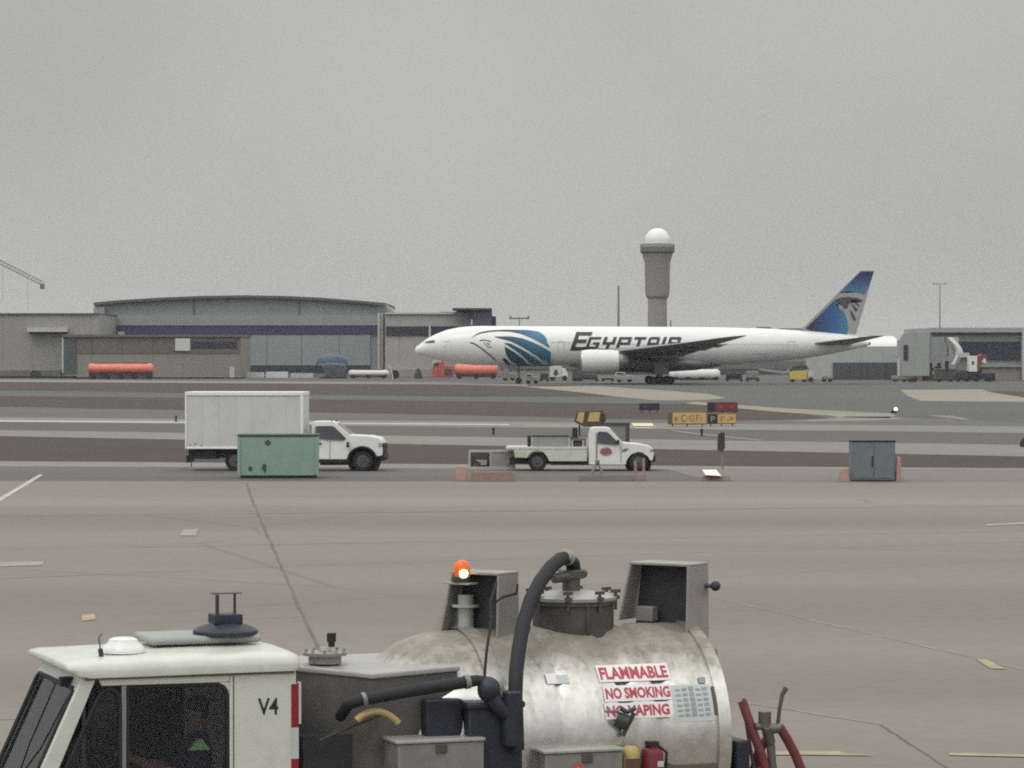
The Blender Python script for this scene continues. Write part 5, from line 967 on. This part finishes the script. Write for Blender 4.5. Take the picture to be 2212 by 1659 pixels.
m = MB(); m.prism([p(833.5, 816), p(833.5, 661), p(845, 668), p(853, 675), p(853, 816)], 1, 30); m.build('stepped_end', B_TAUPE, H, smooth=False)
blk(H, 'sign_mark', hp, 423, 432, 726.5, 740, -.9, -.62, B_WH)
# office wing right of the hangar
op = Pl(685, 945)
O = thing('office_building', 'taupe office wing with a dark window band between hangar and plane nose', 'building', op.loc)
w_ = blk(O, 'wall', op, 832, 1062, 676, 815, 0, 30, B_TAUPE)
blk(w_, 'window_band', op, 834, 926, 705, 725, -.3, -.01, B_DK); blk(w_, 'window_band', op, 931, 990, 705, 726, -.3, -.01, B_DK)
blk(w_, 'mullion', op, 926.2, 930.8, 700, 730, -.7, -.02, B_WH)
blk(w_, 'cornice', op, 832, 1000, 675, 678.5, -.5, -.01, B_WH)
blk(O, 'plinth', op, 830, 960, 798, 815, -.8, -.02, B_GR)
blk(O, 'roof_block', op, 985, 1020, 670, 675.9, 2, 12, B_BR); blk(O, 'roof_rail', op, 950, 985, 673.5, 675.9, 2, 4, B_ROOF)
pp = Pl(680, 1045)
PB = thing('stair_tower', 'purple clad block standing above the plane nose', 'building', pp.loc)
tw = blk(PB, 'wall', pp, 1021, 1062, 668, 812, 0, 16, wallmat('purple_cladding', (.085, .07, .13), 1.5)); blk(PB, 'roof', pp, 977, 1062, 665.5, 669.5, -1, 17, wallmat('violet_roof', (.07, .058, .10))); blk(PB, 'end_wing', pp, 1062.5, 1071, 683, 812, 2, 14, B_PUR); blk(tw, 'pale_edge', pp, 1017, 1021, 690, 702, -.2, .3, B_WH)
# left terminal
lp = Pl(660, 70)
T1 = thing('terminal_building', 'plain grey concrete terminal block at the left picture edge', 'building', lp.loc)
w_ = blk(T1, 'wall', lp, -420, 213, 679, 812, 0, 40, B_GR); blk(T1, 'roof_coping', lp, -420, 214, 676.5, 679.5, -.4, 40.4, B_ROOF)
blk(w_, 'awning', lp, 62, 148, 708, 717, -2.2, -.01, B_WH); blk(w_, 'awning_painted_shade', lp, 64, 146, 717.3, 720, -1.6, -.01, B_DK)  # dark block under the awning stands in for its shade
blk(T1, 'base_plinth', lp, -420, 134, 800, 812, -1.5, -.02, wallmat('dark_base', (.16, .155, .155)))
for u in (-120, -40): blk(w_, 'pilaster', lp, u, u + 3, 690, 800, -.3, -.01, B_ROOF)
# brown building in front
bp_ = Pl(640, 330)
BB = thing('cargo_building', 'low dark brown cargo building in front of the hangar', 'building', bp_.loc)
w_ = blk(BB, 'wall', bp_, 166, 519, 728, 815, 0, 25, B_BR2); blk(w_, 'dark_upper_wall', bp_, 168, 518, 729, 763, -.15, -.01, B_BR)
blk(BB, 'side_wing', bp_, 138, 165.8, 725, 808, -.2, 24, B_TEAL); blk(w_, 'downpipe', bp_, 134, 137.5, 728, 805, -.2, .4, B_WH)
blk(BB, 'roof', bp_, 136, 521, 722.5, 727.8, -.6, 25.5, B_BR); blk(w_, 'window_strip', bp_, 415, 512, 738, 752, -.3, -.16, B_DK)
blk(w_, 'notice_board', bp_, 379, 411, 731, 757.5, -.5, -.17, wallmat('pale_green_white_board', (.58, .60, .53))); blk(w_, 'door', bp_, 496, 507, 793, 815, -.2, -.01, B_WH)
rt = blk(BB, 'roof_fan', bp_, 250, 260, 716, 722.4, 4, 7, B_GR)
# radar tower
tp_ = Pl(820, 1420); s_ = tp_.k
TW = thing('radar_tower', 'round concrete tower topped by a white radar dome behind the plane', 'tower', tp_.loc)
C_ = wallmat('tower_concrete', (.29, .268, .246), 0, var=.12); zz = lambda v: tp_.z(v)
m = MB(); m.lathe([(22*s_, -2), (20.5*s_, zz(646)), (20.5*s_, zz(646) + .01), (25*s_, zz(640)), (26.5*s_, zz(630)), (27.5*s_, zz(568)), (31*s_, zz(556)), (33*s_, zz(548))], seg=40); sh_ = m.build('shaft', C_, TW, angle=25)
m = MB(); m.lathe([(33*s_, zz(547.9)), (36*s_, zz(546)), (37*s_, zz(544)), (37*s_, zz(535)), (34*s_, zz(533.5)), (33*s_, zz(533))], seg=40); gl = m.build('gallery', wallmat('gallery_dark', (.15, .138, .135)), TW, angle=25)
m = MB()
for i in range(30):
    a = i*2*math.pi/30; m.cyl((36.5*s_*math.cos(a), 36.5*s_*math.sin(a), zz(535)), (36.5*s_*math.cos(a), 36.5*s_*math.sin(a), zz(528)), .07, seg=6)
for v in (528, 531.5): m.tube([(36.5*s_*math.cos(i*math.pi/20), 36.5*s_*math.sin(i*math.pi/20), zz(v)) for i in range(41)], .07, 6)
m.build('railing', B_GR, gl)
m = MB(); m.lathe([(29*s_, zz(533)), (30*s_, zz(526)), (28*s_, zz(525.8))], seg=40); m.build('dome_base', B_WH, TW)
m = MB(); r0 = 27.5*s_; zc_ = zz(521); m.lathe([(r0*math.cos(R(a)), zc_ + r0*1.02*math.sin(R(a))) for a in range(-12, 90, 6)] + [(.05, zc_ + r0*1.02)], seg=40); dm = m.build('radar_dome', mat('white_radome', (.82, .82, .80), .5, var=.02), TW, angle=70)
m = MB(); m.cyl((0, 0, zc_ + r0), (0, 0, zc_ + r0 + .9), .05, seg=6); m.cyl((24*s_, 0, zz(526)), (24*s_, 0, zz(503)), .06, seg=6); m.build('lightning_rod', B_GR, TW)
# far terminal behind the aircraft
fp = Pl(760, 1400)
FT = thing('far_terminal', 'long grey terminal mostly hidden behind the plane', 'building', fp.loc)
w_ = blk(FT, 'wall', fp, 1072, 1775, 716, 812, 0, 30, B_GR); blk(FT, 'roof', fp, 1072, 1776, 712.5, 715.9, -1, 31, B_ROOF); blk(w_, 'window_band', fp, 1080, 1770, 780, 797, -.4, -.01, wallmat('mid_grey_glazing', (.15, .155, .155), 3, .7)); blk(w_, 'dark_base', fp, 1240, 1770, 797.2, 812, -.5, -.01, wallmat('painted_ramp_shade', (.07, .072, .078), 2.5, .7))  # dark base band stands in for shadows and vehicles beneath the plane
for u, u2, v in ((1225, 1262, 709.6), (1595, 1622, 707.5), (1640, 1668, 705.5), (1690, 1738, 708.6)): blk(FT, 'roof_plant', fp, u, u2, v, 712.4, 4, 10, B_GR)
# light hangar and right-hand terminal
rp = Pl(610, 1860)
RH = thing('maintenance_shed', 'pale green grey shed with dark doors below the plane tail', 'building', rp.loc)
w_ = blk(RH, 'wall', rp, 1772, 1950, 748, 824, 0, 30, wallmat('pale_green_wall', (.40, .43, .405), 2)); blk(w_, 'door', rp, 1799, 1948, 783, 823.5, -.3, -.01, wallmat('dark_shed_door', (.075, .082, .09), 2.4, .8))
for u in (1836, 1873, 1911): blk(w_, 'door_seam', rp, u, u + .8, 784, 823, -.4, -.31, B_TEAL)
m = MB(); P = [[(rp.x(u), 2 + 12 - 12*math.cos(R(a)), rp.z(748) + (rp.z(725) - rp.z(748))*math.sin(R(a))) for a in range(0, 181, 12)] for u in (1772, 1862, 1900, 1944)]; m.grid(P); m.build('barrel_roof', mat('white_barrel_roof', (.70, .71, .68), .5, var=.05, scale=.5), RH, angle=60)
rp = Pl(600, 2110)
RT = thing('gate_terminal', 'grey terminal with a dark blue window band at the right picture edge', 'building', rp.loc)
w_ = blk(RT, 'wall', rp, 2007, 2700, 718.5, 828, 0, 40, B_SIDL); blk(RT, 'roof', rp, 2010, 2700, 708, 718.2, -1.2, 41, wallmat('pale_roof_fascia', (.34, .36, .355)))
blk(w_, 'window_band', rp, 2071, 2203, 738, 777, -.4, -.01, wallmat('blue_glazing', (.028, .036, .065))); blk(w_, 'soffit', rp, 2012, 2206, 718.6, 722, -.6, -.01, B_TEAL)
for u in (2104, 2137, 2170): blk(w_, 'mullion', rp, u, u + 1, 738, 777, -.5, -.41, B_TEAL)
blk(w_, 'pier', rp, 2206, 2214, 712, 828, -1.3, -.02, B_WH); blk(w_, 'lower_wall', rp, 2120, 2205, 795, 827, -.5, -.01, wallmat('brown_lower_wall', (.24, .22, .205), 3)); blk(w_, 'window_band', rp, 2225, 2690, 738, 777, -.4, -.01, wallmat('blue_glazing', (.028, .036, .065)))
blk(w_, 'service_bay', rp, 2040, 2118, 797, 827, -.5, -.01, wallmat('dark_service_bay', (.07, .072, .08))); blk(w_, 'sill_line', rp, 2071, 2205, 790, 793, -.9, -.02, B_GR)
jp = Pl(585, 1975)
JB = thing('jet_bridge', 'pale grey jet bridge with white curved hood and dark undercarriage', 'jet bridge', jp.loc)
m = MB(); m.prism([jp.p(1943, 812), jp.p(1943, 735), jp.p(1952, 722), jp.p(2008, 720.5), jp.p(2008, 812)], 0, 4); bx = m.build('rotunda', wallmat('jet_bridge_panel', (.33, .345, .34), 1.6), JB, smooth=False)
blk(bx, 'slot_window', jp, 1952, 1961, 745, 778, -.2, -.01, B_DK); blk(bx, 'corner_trim', jp, 1940, 1943.9, 775, 812, -.3, .5, B_WH)
blk(JB, 'tunnel', jp, 2008.3, 2040, 728, 784, .4, 4, wallmat('tunnel_grey', (.28, .295, .29), 1.2))
m = MB(); m.grid([[(jp.x(2044 + 16*math.sin(math.pi*t/10) + 14*t/10 + du), y, jp.z(729 + 5.8*t)) for du, y in ((-5, -1.2), (0, -1.6), (5, -1.2), (12, -.3))] for t in range(11)]); m.build('curved_hood', wallmat('white_hood', (.60, .62, .58)), JB, angle=60)
blk(JB, 'cab', jp, 2050, 2070, 728, 770, -.2, 3, wallmat('cab_grey', (.42, .41, .39)))
blk(JB, 'canopy', jp, 2066, 2092, 762, 772, -1.2, 2, B_WH); blk(JB, 'lift_column', jp, 2068, 2091, 772.3, 800, 0, 1.5, B_GR)
m = MB()
for u in (1999, 2012, 2031, 2048): m.cyl((jp.x(u), 1.5, 0), (jp.x(u), 1.5, jp.z(780)), .35, seg=10)
m.box(jp.x(1996), jp.x(2052), .8, 2.4, 0, jp.z(808)); m.tube([(jp.x(1998), 1, 1), (jp.x(2030), 1, jp.z(790))], .25, 8); m.build('undercarriage', M_DGREY, JB)

# ------------------------------------------------------------------ ramp vehicles and equipment far away
def wheels(par, pl, us, r=.5, y=.2, w_=.35):
    for u in us: m = MB(); m.cyl((pl.x(u), y - w_/2, r), (pl.x(u), y + w_/2, r), r, seg=16); m.build('wheel', M_TYRE, par)
def tanker(pl, label, u0, u1, v0, v1, paint, cabin=None):
    t = thing('tank_truck' if cabin else 'tank_trailer', label, 'tanker', pl.loc)
    x0, x1 = pl.x(u0), pl.x(u1); zc_ = pl.z((v0 + v1)/2); rz = (pl.z(v0) - pl.z(v1))/2
    m = MB(); m.loft([[(x, 1.25 + 1.25*kk*math.cos(2*math.pi*i/28), zc_ + rz*kk*math.sin(2*math.pi*i/28)) for i in range(28)] for x, kk in ((x0, .3), (x0 + .12, .7), (x0 + .5, .97), (x0 + .9, 1), (x1 - .9, 1), (x1 - .5, .97), (x1 - .12, .7), (x1, .3))]); tb = m.build('tank', paint, t, angle=60)
    m = MB(); m.box(x0 + .3, x1 - .3, .5, 2.0, .55, pl.z(v1) + .25); m.box(x0 + .5, x1 - .5, .12, .2, .45, pl.z(v1) + .1); m.build('chassis', M_DARK, t)
    m = MB(); m.box(x0 + 1.2, x1 - 1.2, .9, 1.6, zc_ + rz - .02, zc_ + rz + .12); m.build('walkway', M_DGREY, tb)
    n = int((x1 - x0)//2.2)
    for i in range(n):
        x = x0 + 1 + (x1 - x0 - 2)*i/max(1, n - 1)
        for y in (.1, 2): m = MB(); m.cyl((x, y, .5), (x, y + .4, .5), .5, seg=16); m.build('wheel', M_TYRE, t)
    return t
t = tanker(Pl(622, 259), 'long orange red tank trailer before the brown building', 188, 331, 785, 808, M_ORT)
pl = Pl(630, 1004); t = tanker(pl, 'orange red tank truck with pale cab below the plane nose', 981, 1076, 786, 812, M_ORT, True)
p = pl.p
m = MB(); m.prism([p(934, 815), p(932, 797), p(940, 783), p(958, 779), p(962, 790), p(979, 790), p(979, 815)], .1, 2.4); cb = m.build('cab', mat('dusty_red_cab', (.42, .10, .085), .45, var=.35, scale=1.3), t, bevel=.1)
m = MB(); m.prism([p(935, 790), p(941, 784), p(948, 784), p(948, 791)], .05, .099); m.build('side_window', M_GLD, cb, smooth=False)
m = MB(); m.prism([p(932, 786), p(936, 778), p(955, 776), p(958, 780), p(940, 783)], .2, 2.3); m.build('roof_board', B_WH, cb, smooth=False)
m = MB(); m.box(p(960, 0)[0], p(976, 0)[0], -.1, .1, p(0, 809)[1], p(0, 797)[1]); m.build('pump_panel', M_DGREY, cb)
t = tanker(Pl(600, 1500), 'white topped tank trailer under the plane belly behind the main gear', 1446, 1557, 797, 822, mat('white_tank_paint', (.66, .66, .63), .4, var=.06, stain=(.42, .41, .4), stain_scale=.8))
pl = Pl(640, 796); p = pl.p
t = tanker(pl, 'low cream tank trailer right of the blue covered engine', 751, 840, 799, 815, mat('cream_tank', (.56, .55, .50), .45, var=.08))
pl = Pl(640, 716); p = pl.p
t = thing('covered_engine', 'bulky engine under a blue tarpaulin on a stand before the hangar', 'covered engine', pl.loc)
M_TARP = mat('blue_tarpaulin', (.055, .085, .135), .5, var=.25, scale=.9, bump=.3, stain=(.085, .14, .18), stain_scale=.8)
m = MB(); rn = random.Random(3); P = []
for i in range(13):
    a = math.pi*i/12; row = []
    for j in range(9):
        b_ = math.pi*j/8; rx_ = 3.0*(1 + .05*rn.uniform(-1, 1)); x = rx_*-math.cos(a); hgt = p(0, 764)[1] - p(0, 789)[1]
        row.append((x, 2 - 2*math.cos(b_)*math.sin(a)**.6, p(0, 789)[1] + hgt*(math.sin(a)**.75)*(.25 + .75*math.sin(b_)**.6) + .12*rn.uniform(-1, 1)))
    P.append(row)
m.grid(P); tb = m.build('tarpaulin', M_TARP, t, angle=80)
m = MB(); m.hexa([(p(704, 0)[0], .4, .2), (p(746, 0)[0], .4, .2), (p(746, 0)[0], 3.4, .2), (p(704, 0)[0], 3.4, .2)], [(p(694, 0)[0], .2, p(0, 788)[1]), (p(748, 0)[0], .2, p(0, 788)[1]), (p(748, 0)[0], 3.6, p(0, 788)[1]), (p(694, 0)[0], 3.6, p(0, 788)[1])]); m.build('engine_body', mat('blue_grey_engine', (.10, .115, .145), .5, .2, var=.3, scale=1.5), t, bevel=.15)
m = MB(); m.box(p(690, 0)[0], p(748, 0)[0], .5, 3.2, .0, .35); m.build('stand', M_DARK, t)
# small ramp equipment
def cart(name, label, cat, Y, u0, u1, v0, v1, paint, cab_=None, wd=1.6, group=None, win_=False):
    pl = Pl(Y, (u0 + u1)/2); t = thing(name, label, cat, pl.loc, 0, group); x0, x1, zt = pl.x(u0), pl.x(u1), pl.z(v0); zb = .45
    m = MB(); m.prism([(x0, zb), (x1, zb), (x1, zt*.62), (x1 - (x1-x0)*.12, zt*.7), (x1 - (x1-x0)*.42, zt*.74), (x1 - (x1-x0)*.48, zt), (x0 + .1, zt), (x0, zt*.9)], 0, wd); b_ = m.build('body', paint, t, bevel=.06)
    if win_: m = MB(); m.box(x0 + .2, x0 + (x1-x0)*.42, -.02, -.001, zt*.78, zt*.92); m.build('side_window', M_GLD, b_)
    wheels(t, pl, (u0 + (u1-u0)*.2, u0 + (u1-u0)*.8), .42)
    return t, pl, b_
cart('tow_tractor', 'small white tow tractor by the plane nose wheel', 'tow tractor', 535, 1136, 1163, 808, 830, M_WHITE, win_=True)
pl = Pl(585, 1206); p = pl.p
t = thing('service_van', 'white box van with a dark mark under the plane wing root', 'van', pl.loc)
m = MB(); m.box(p(1188, 0)[0], p(1214, 0)[0], 0, 2.3, .7, p(0, 791)[1]); b_ = m.build('cargo_box', M_BOXW, t, bevel=.05)
m = MB(); m.prism([p(1214.3, 818), p(1214.3, 795), p(1221, 796), p(1226, 806), p(1227, 818)], .1, 2.2); m.build('cab', M_WHITE, t, bevel=.05)
m = MB(); q = p(1201, 806); m.prism([(q[0] - .5, q[1] - .2), (q[0], q[1] - .6), (q[0] + .5, q[1] - .1), (q[0] + .15, q[1] + .7), (q[0] - .3, q[1] + .5)], -.02, -.001); m.build('side_mark', M_DGREY, b_, smooth=False)
wheels(t, pl, (1194, 1220), .5)
cart('baggage_tractor', 'grey and white tug beside the near engine', 'tow tractor', 560, 1330, 1368, 804, 826, mat('patchy_grey_white', (.36, .36, .36), .5, var=.5, scale=1.2), win_=True)
cart('ground_power_unit', 'dark grey ground power unit under the engine pylon', 'ground equipment', 575, 1236, 1258, 795, 822, M_DGREY)
cart('ground_power_unit', 'pale grey unit standing behind the nose wheel leg', 'ground equipment', 590, 1086, 1112, 797, 818, M_GREY)
for i, (u0, u1, v0, lab) in enumerate(((1244, 1292, 808, 'low dark baggage dolly below the near engine'), (1568, 1604, 806, 'low dark dolly right of the white topped tank trailer'), (1612, 1640, 802, 'grey dolly with a pale cover left of the yellow belt loader'), (1166, 1186, 806, 'dark dolly between tow tractor and box van'), (1300, 1326, 815, 'low grey dolly left of the white tug'))):
    pl = Pl(575, (u0 + u1)/2); t = thing('baggage_dolly', lab, 'dolly', pl.loc, 0, 'baggage dollies under the plane')
    m = MB(); m.box(pl.x(u0), pl.x(u1), 0, 1.6, .3, .6); m.build('platform', M_DARK, t)
    m = MB(); m.box(pl.x(u0) + .1, pl.x(u1) - .1, .1, 1.5, .601, pl.z(v0)); m.build('load', (M_DGREY, M_NAVY, M_GREY, M_DARK, M_GREY)[i], t, bevel=.1); wheels(t, pl, (u0 + 3, u1 - 3), .3)
pl = Pl(560, 1725); p = pl.p
t = thing('belt_loader', 'yellow belt loader with dark canopy and pale conveyor under the plane tail', 'belt loader', pl.loc)
m = MB(); m.prism([p(1706, 820), p(1706, 808), p(1712, 801), p(1742, 800), p(1744, 820)], 0, 1.8); b_ = m.build('body', mat('loader_yellow', (.60, .47, .12), .5, var=.12, scale=1.5), t, bevel=.06)
m = MB(); m.prism([p(1708, 798), p(1712, 791), p(1742, 788), p(1748, 799), p(1738, 796)], -.1, 1.9); m.build('canopy', mat('dark_green_canopy', (.06, .07, .055), .6), t)
m = MB(); m.box(p(1745, 0)[0], p(1758, 0)[0], .1, 1.7, .5, p(0, 803)[1]); m.build('rear_unit', B_WH, t, bevel=.08)
m = MB(); m.prism([p(1642, 800), p(1642, 796), p(1700, 802), p(1704, 797), p(1708, 806), p(1690, 807)], .3, 1.3); m.build('conveyor', mat('pale_conveyor', (.34, .33, .33), .5), t)
wheels(t, pl, (1712, 1738, 1752), .45)
for i, (u, v0, r_, lab, Y_) in enumerate(((853, 802, 9.5, 'round black cable drum at the foot of the white pole', 630), (76, 792, 9, 'dark dumpy ground unit before the left terminal', 640))):
    pl = Pl(Y_, u); t = thing('cable_drum' if i == 0 else 'ground_unit', lab, 'ground equipment', pl.loc)
    if i == 0:
        m = MB(); m.cyl((0, -.1, r_*pl.k), (0, .1, r_*pl.k), r_*pl.k, seg=24); m.cyl((0, .9, r_*pl.k), (0, 1.1, r_*pl.k), r_*pl.k, seg=24); dr = m.build('flange', M_BLACK, t)
        m = MB(); m.cyl((0, .1, r_*pl.k), (0, .9, r_*pl.k), r_*pl.k*.7, seg=20); m.build('cable', M_DARK, dr)
    else:
        m = MB(); m.prism([(-.9, .2), (.9, .2), (1.0, .9), (.5, 1.6), (-.5, 1.7), (-.95, 1.0)], 0, 1.4); m.build('body', M_DARK, t, bevel=.1); wheels(t, pl, (u - 6, u + 6), .3)
pl = Pl(630, 903); t = thing('ground_unit', 'black cone shaped covered unit just left of the plane nose', 'ground equipment', pl.loc)
m = MB(); m.lathe([(.85, .1), (.8, .5), (.5, 1.5), (.3, 2.0), (.05, 2.1)], (0, .8, 0), 14); m.build('cover', M_DARK, t); m = MB(); m.box(-.9, .9, .0, 1.6, .0, .1); m.build('pallet', M_GREY, t)
pl = Pl(628, 846); t = thing('pole', 'white leaning pole behind the black cable drum', 'pole', pl.loc)
m = MB(); m.tube([(pl.x(848), 1.5, 0), (pl.x(843), 1.5, pl.z(792))], .16, 8); m.tube([(pl.x(842), 1.5, pl.z(792)), (pl.x(836), 1.5, pl.z(789))], .12, 8); m.build('shaft', B_WH, t)
for i, (u0, u1, v0, lab) in enumerate(((406, 424, 808.5, 'small bright white crate before the brown building'), (440, 471, 811, 'low cream block beside the small white crate'), (524, 570, 804, 'pale concrete barrier left of the blue covered engine'), (574, 622, 803, 'longer pale barrier before the hangar base'), (628, 676, 806, 'stained pale barrier next to the blue covered engine'))):
    pl = Pl(655, (u0 + u1)/2); m = MB(); x0, x1, zt = pl.x(u0), pl.x(u1), pl.z(v0); m.prism([(-.0, 0), (1.2, 0), (.85, zt), (.35, zt)], 0, x1 - x0, lambda x, y, z: (x0 + y, x, z))
    o = m.build('concrete_barrier' if i > 1 else 'crate', (M_STW, mat('cream_block', (.46, .43, .36), .7), B_WH, B_WH, mat('stained_barrier', (.36, .34, .32), .8, var=.3))[i], smooth=False, bevel=.04, loc=pl.loc); tag(o, lab, 'barrier' if i > 1 else 'crate', 'pale blocks before the hangar')
pl = Pl(578, 2070); p = pl.p
t = thing('catering_truck', 'white box lifted truck with red end beside the jet bridge', 'truck', pl.loc)
m = MB(); m.box(p(2093, 0)[0], p(2111, 0)[0], 0, 2.4, p(0, 803)[1], p(0, 769)[1]); b_ = m.build('body', M_WHITE, t, bevel=.05)
m = MB(); m.box(p(2099, 0)[0], p(2104, 0)[0], -.02, -.001, p(0, 788)[1], p(0, 780)[1]); m.build('side_mark', M_DGREY, b_)
m = MB(); m.prism([p(2111.3, 801), p(2111.3, 770), p(2120, 765), p(2133, 768), p(2131, 780), p(2118, 790), p(2118, 801)], .1, 2.3); m.build('red_end', mat('brick_red_paint', (.22, .06, .055), .5, var=.2), t, bevel=.05)
m = MB(); m.prism([p(2120, 783), p(2127, 773), p(2131, 784)], -.1, .09); m.build('white_flag', M_STW, t)
m = MB(); m.box(p(2080, 0)[0], p(2150, 0)[0], .1, 2.2, .6, p(0, 806)[1]); m.tube([(p(2084, 0)[0], 1, 1.2), (p(2120, 0)[0], 1, p(0, 803)[1])], .15, 6); m.tube([(p(2120, 0)[0], 1, 1.2), (p(2090, 0)[0], 1, p(0, 803)[1])], .15, 6); m.build('chassis', M_DARK, t)
wheels(t, pl, (2086, 2132, 2144), .55)
cart('ground_unit', 'small maroon ground unit left of the jet bridge undercarriage', 'ground equipment', 560, 1964, 1979, 815, 828, mat('maroon_unit', (.14, .035, .04), .5, var=.2))
cart('ground_unit', 'low pinkish grey unit before the shed doors', 'ground equipment', 565, 1928, 1960, 812, 827, mat('pink_grey_unit', (.26, .23, .22), .6, var=.2))
cart('ground_unit', 'small grey tug standing by the dark shed doors', 'ground equipment', 565, 1776, 1798, 812, 827, M_GREY)
cart('pushback_tractor', 'long dark pushback tractor below the white lifted truck', 'tow tractor', 566, 2098, 2150, 806, 829, M_NAVY, win_=True)
cart('ground_unit', 'tall dark ground unit against the jet bridge leg', 'ground equipment', 566, 2020, 2062, 796, 828, M_DGREY)
cart('ground_unit', 'dark loader with low front between jet bridge legs and red end truck', 'ground equipment', 568, 2064, 2096, 804, 828, M_DARK)
# crane, masts
cp = Pl(1300, 0); p = cp.p
CR = thing('tower_crane', 'faint lattice jib of a tower crane at the upper left edge', 'crane', cp.loc)
M_CR = mat('crane_steel', (.13, .13, .125), .6); m = MB()
A_, B_ = Vector((p(-110, 0)[0], 0, p(0, 515)[1])), Vector((p(92, 0)[0], 0, p(0, 617)[1])); d = B_ - A_; up = Vector((.3, 0, 1)).normalized()
n = 26
for i in range(n):
    a, b_ = A_ + d*i/n, A_ + d*(i+1)/n; hgt = 1.5
    m.tube([a, b_], .17, 4); m.tube([a + up*hgt, b_ + up*hgt], .17, 4); m.tube([a, a + up*hgt], .1, 4); m.tube([a + up*hgt, b_], .12, 4)
m.box(B_.x - .9, B_.x + .8, -.5, .5, B_.z - 1.4, B_.z + .8); jb = m.build('jib', M_CR, CR)
m = MB(); m.box(A_.x - .8, A_.x + .8, -.8, .8, 0, A_.z + 8); m.build('mast', M_CR, CR)
m = MB(); m.tube([(p(6, 0)[0], 0, p(0, 576)[1]), (p(6, 0)[0], 0, p(0, 650)[1])], .06, 4); m.tube([(p(60, 0)[0], 0, p(0, 602)[1]), (p(60, 0)[0], 0, p(0, 668)[1])], .05, 4); m.build('hoist_cable', M_CR, CR)
for u, v0, Y_, r_, lab, arms in ((1336, 617, 800, .28, 'thin tall mast left of the radar tower', 0), (1122, 685, 780, .14, 'short T shaped antenna mast above the plane nose', 2.4), (2030, 612, 1300, .30, 'faint tall light mast above the right terminal', 2.8), (1449, 692, 800, .22, 'short mast just right of the radar tower', 0)):
    pl = Pl(Y_, u); t = thing('mast', lab, 'mast', pl.loc, 0, 'masts behind the airfield'); m = MB(); m.cyl((0, 0, 0), (0, 0, pl.z(v0)*.5), r_*1.5, r_*1.3, 8); m.cyl((0, 0, pl.z(v0)*.5), (0, 0, pl.z(v0)), r_*1.1, r_*.8, 8); m.build('shaft', M_GREY if Y_ < 1000 else M_LGREY, t)
    if arms: m = MB(); m.box(-arms, arms, -.1, .1, pl.z(v0) - .5, pl.z(v0) - .1); m.box(-arms, -arms + .5, -.2, .2, pl.z(v0) - .3, pl.z(v0) + .3); m.box(arms - .5, arms, -.2, .2, pl.z(v0) - .3, pl.z(v0) + .3); m.build('head_frame', M_GREY if Y_ < 1000 else M_LGREY, t)

# ------------------------------------------------------------------ damp air
hm = bpy.data.materials.new('damp_air'); hm.use_nodes = True; n = hm.node_tree; n.nodes.clear()
o_ = n.nodes.new('ShaderNodeOutputMaterial'); pv = n.nodes.new('ShaderNodeVolumePrincipled'); pv.inputs['Color'].default_value = (.93, .93, .92, 1); pv.inputs['Density'].default_value = .00008; pv.inputs['Anisotropy'].default_value = .0
n.links.new(pv.outputs[0], o_.inputs['Volume'])
m = MB(); m.box(-9500, 9500, -2500, 16500, -1, 130); tag(m.build('haze', hm, smooth=False), kind='stuff')
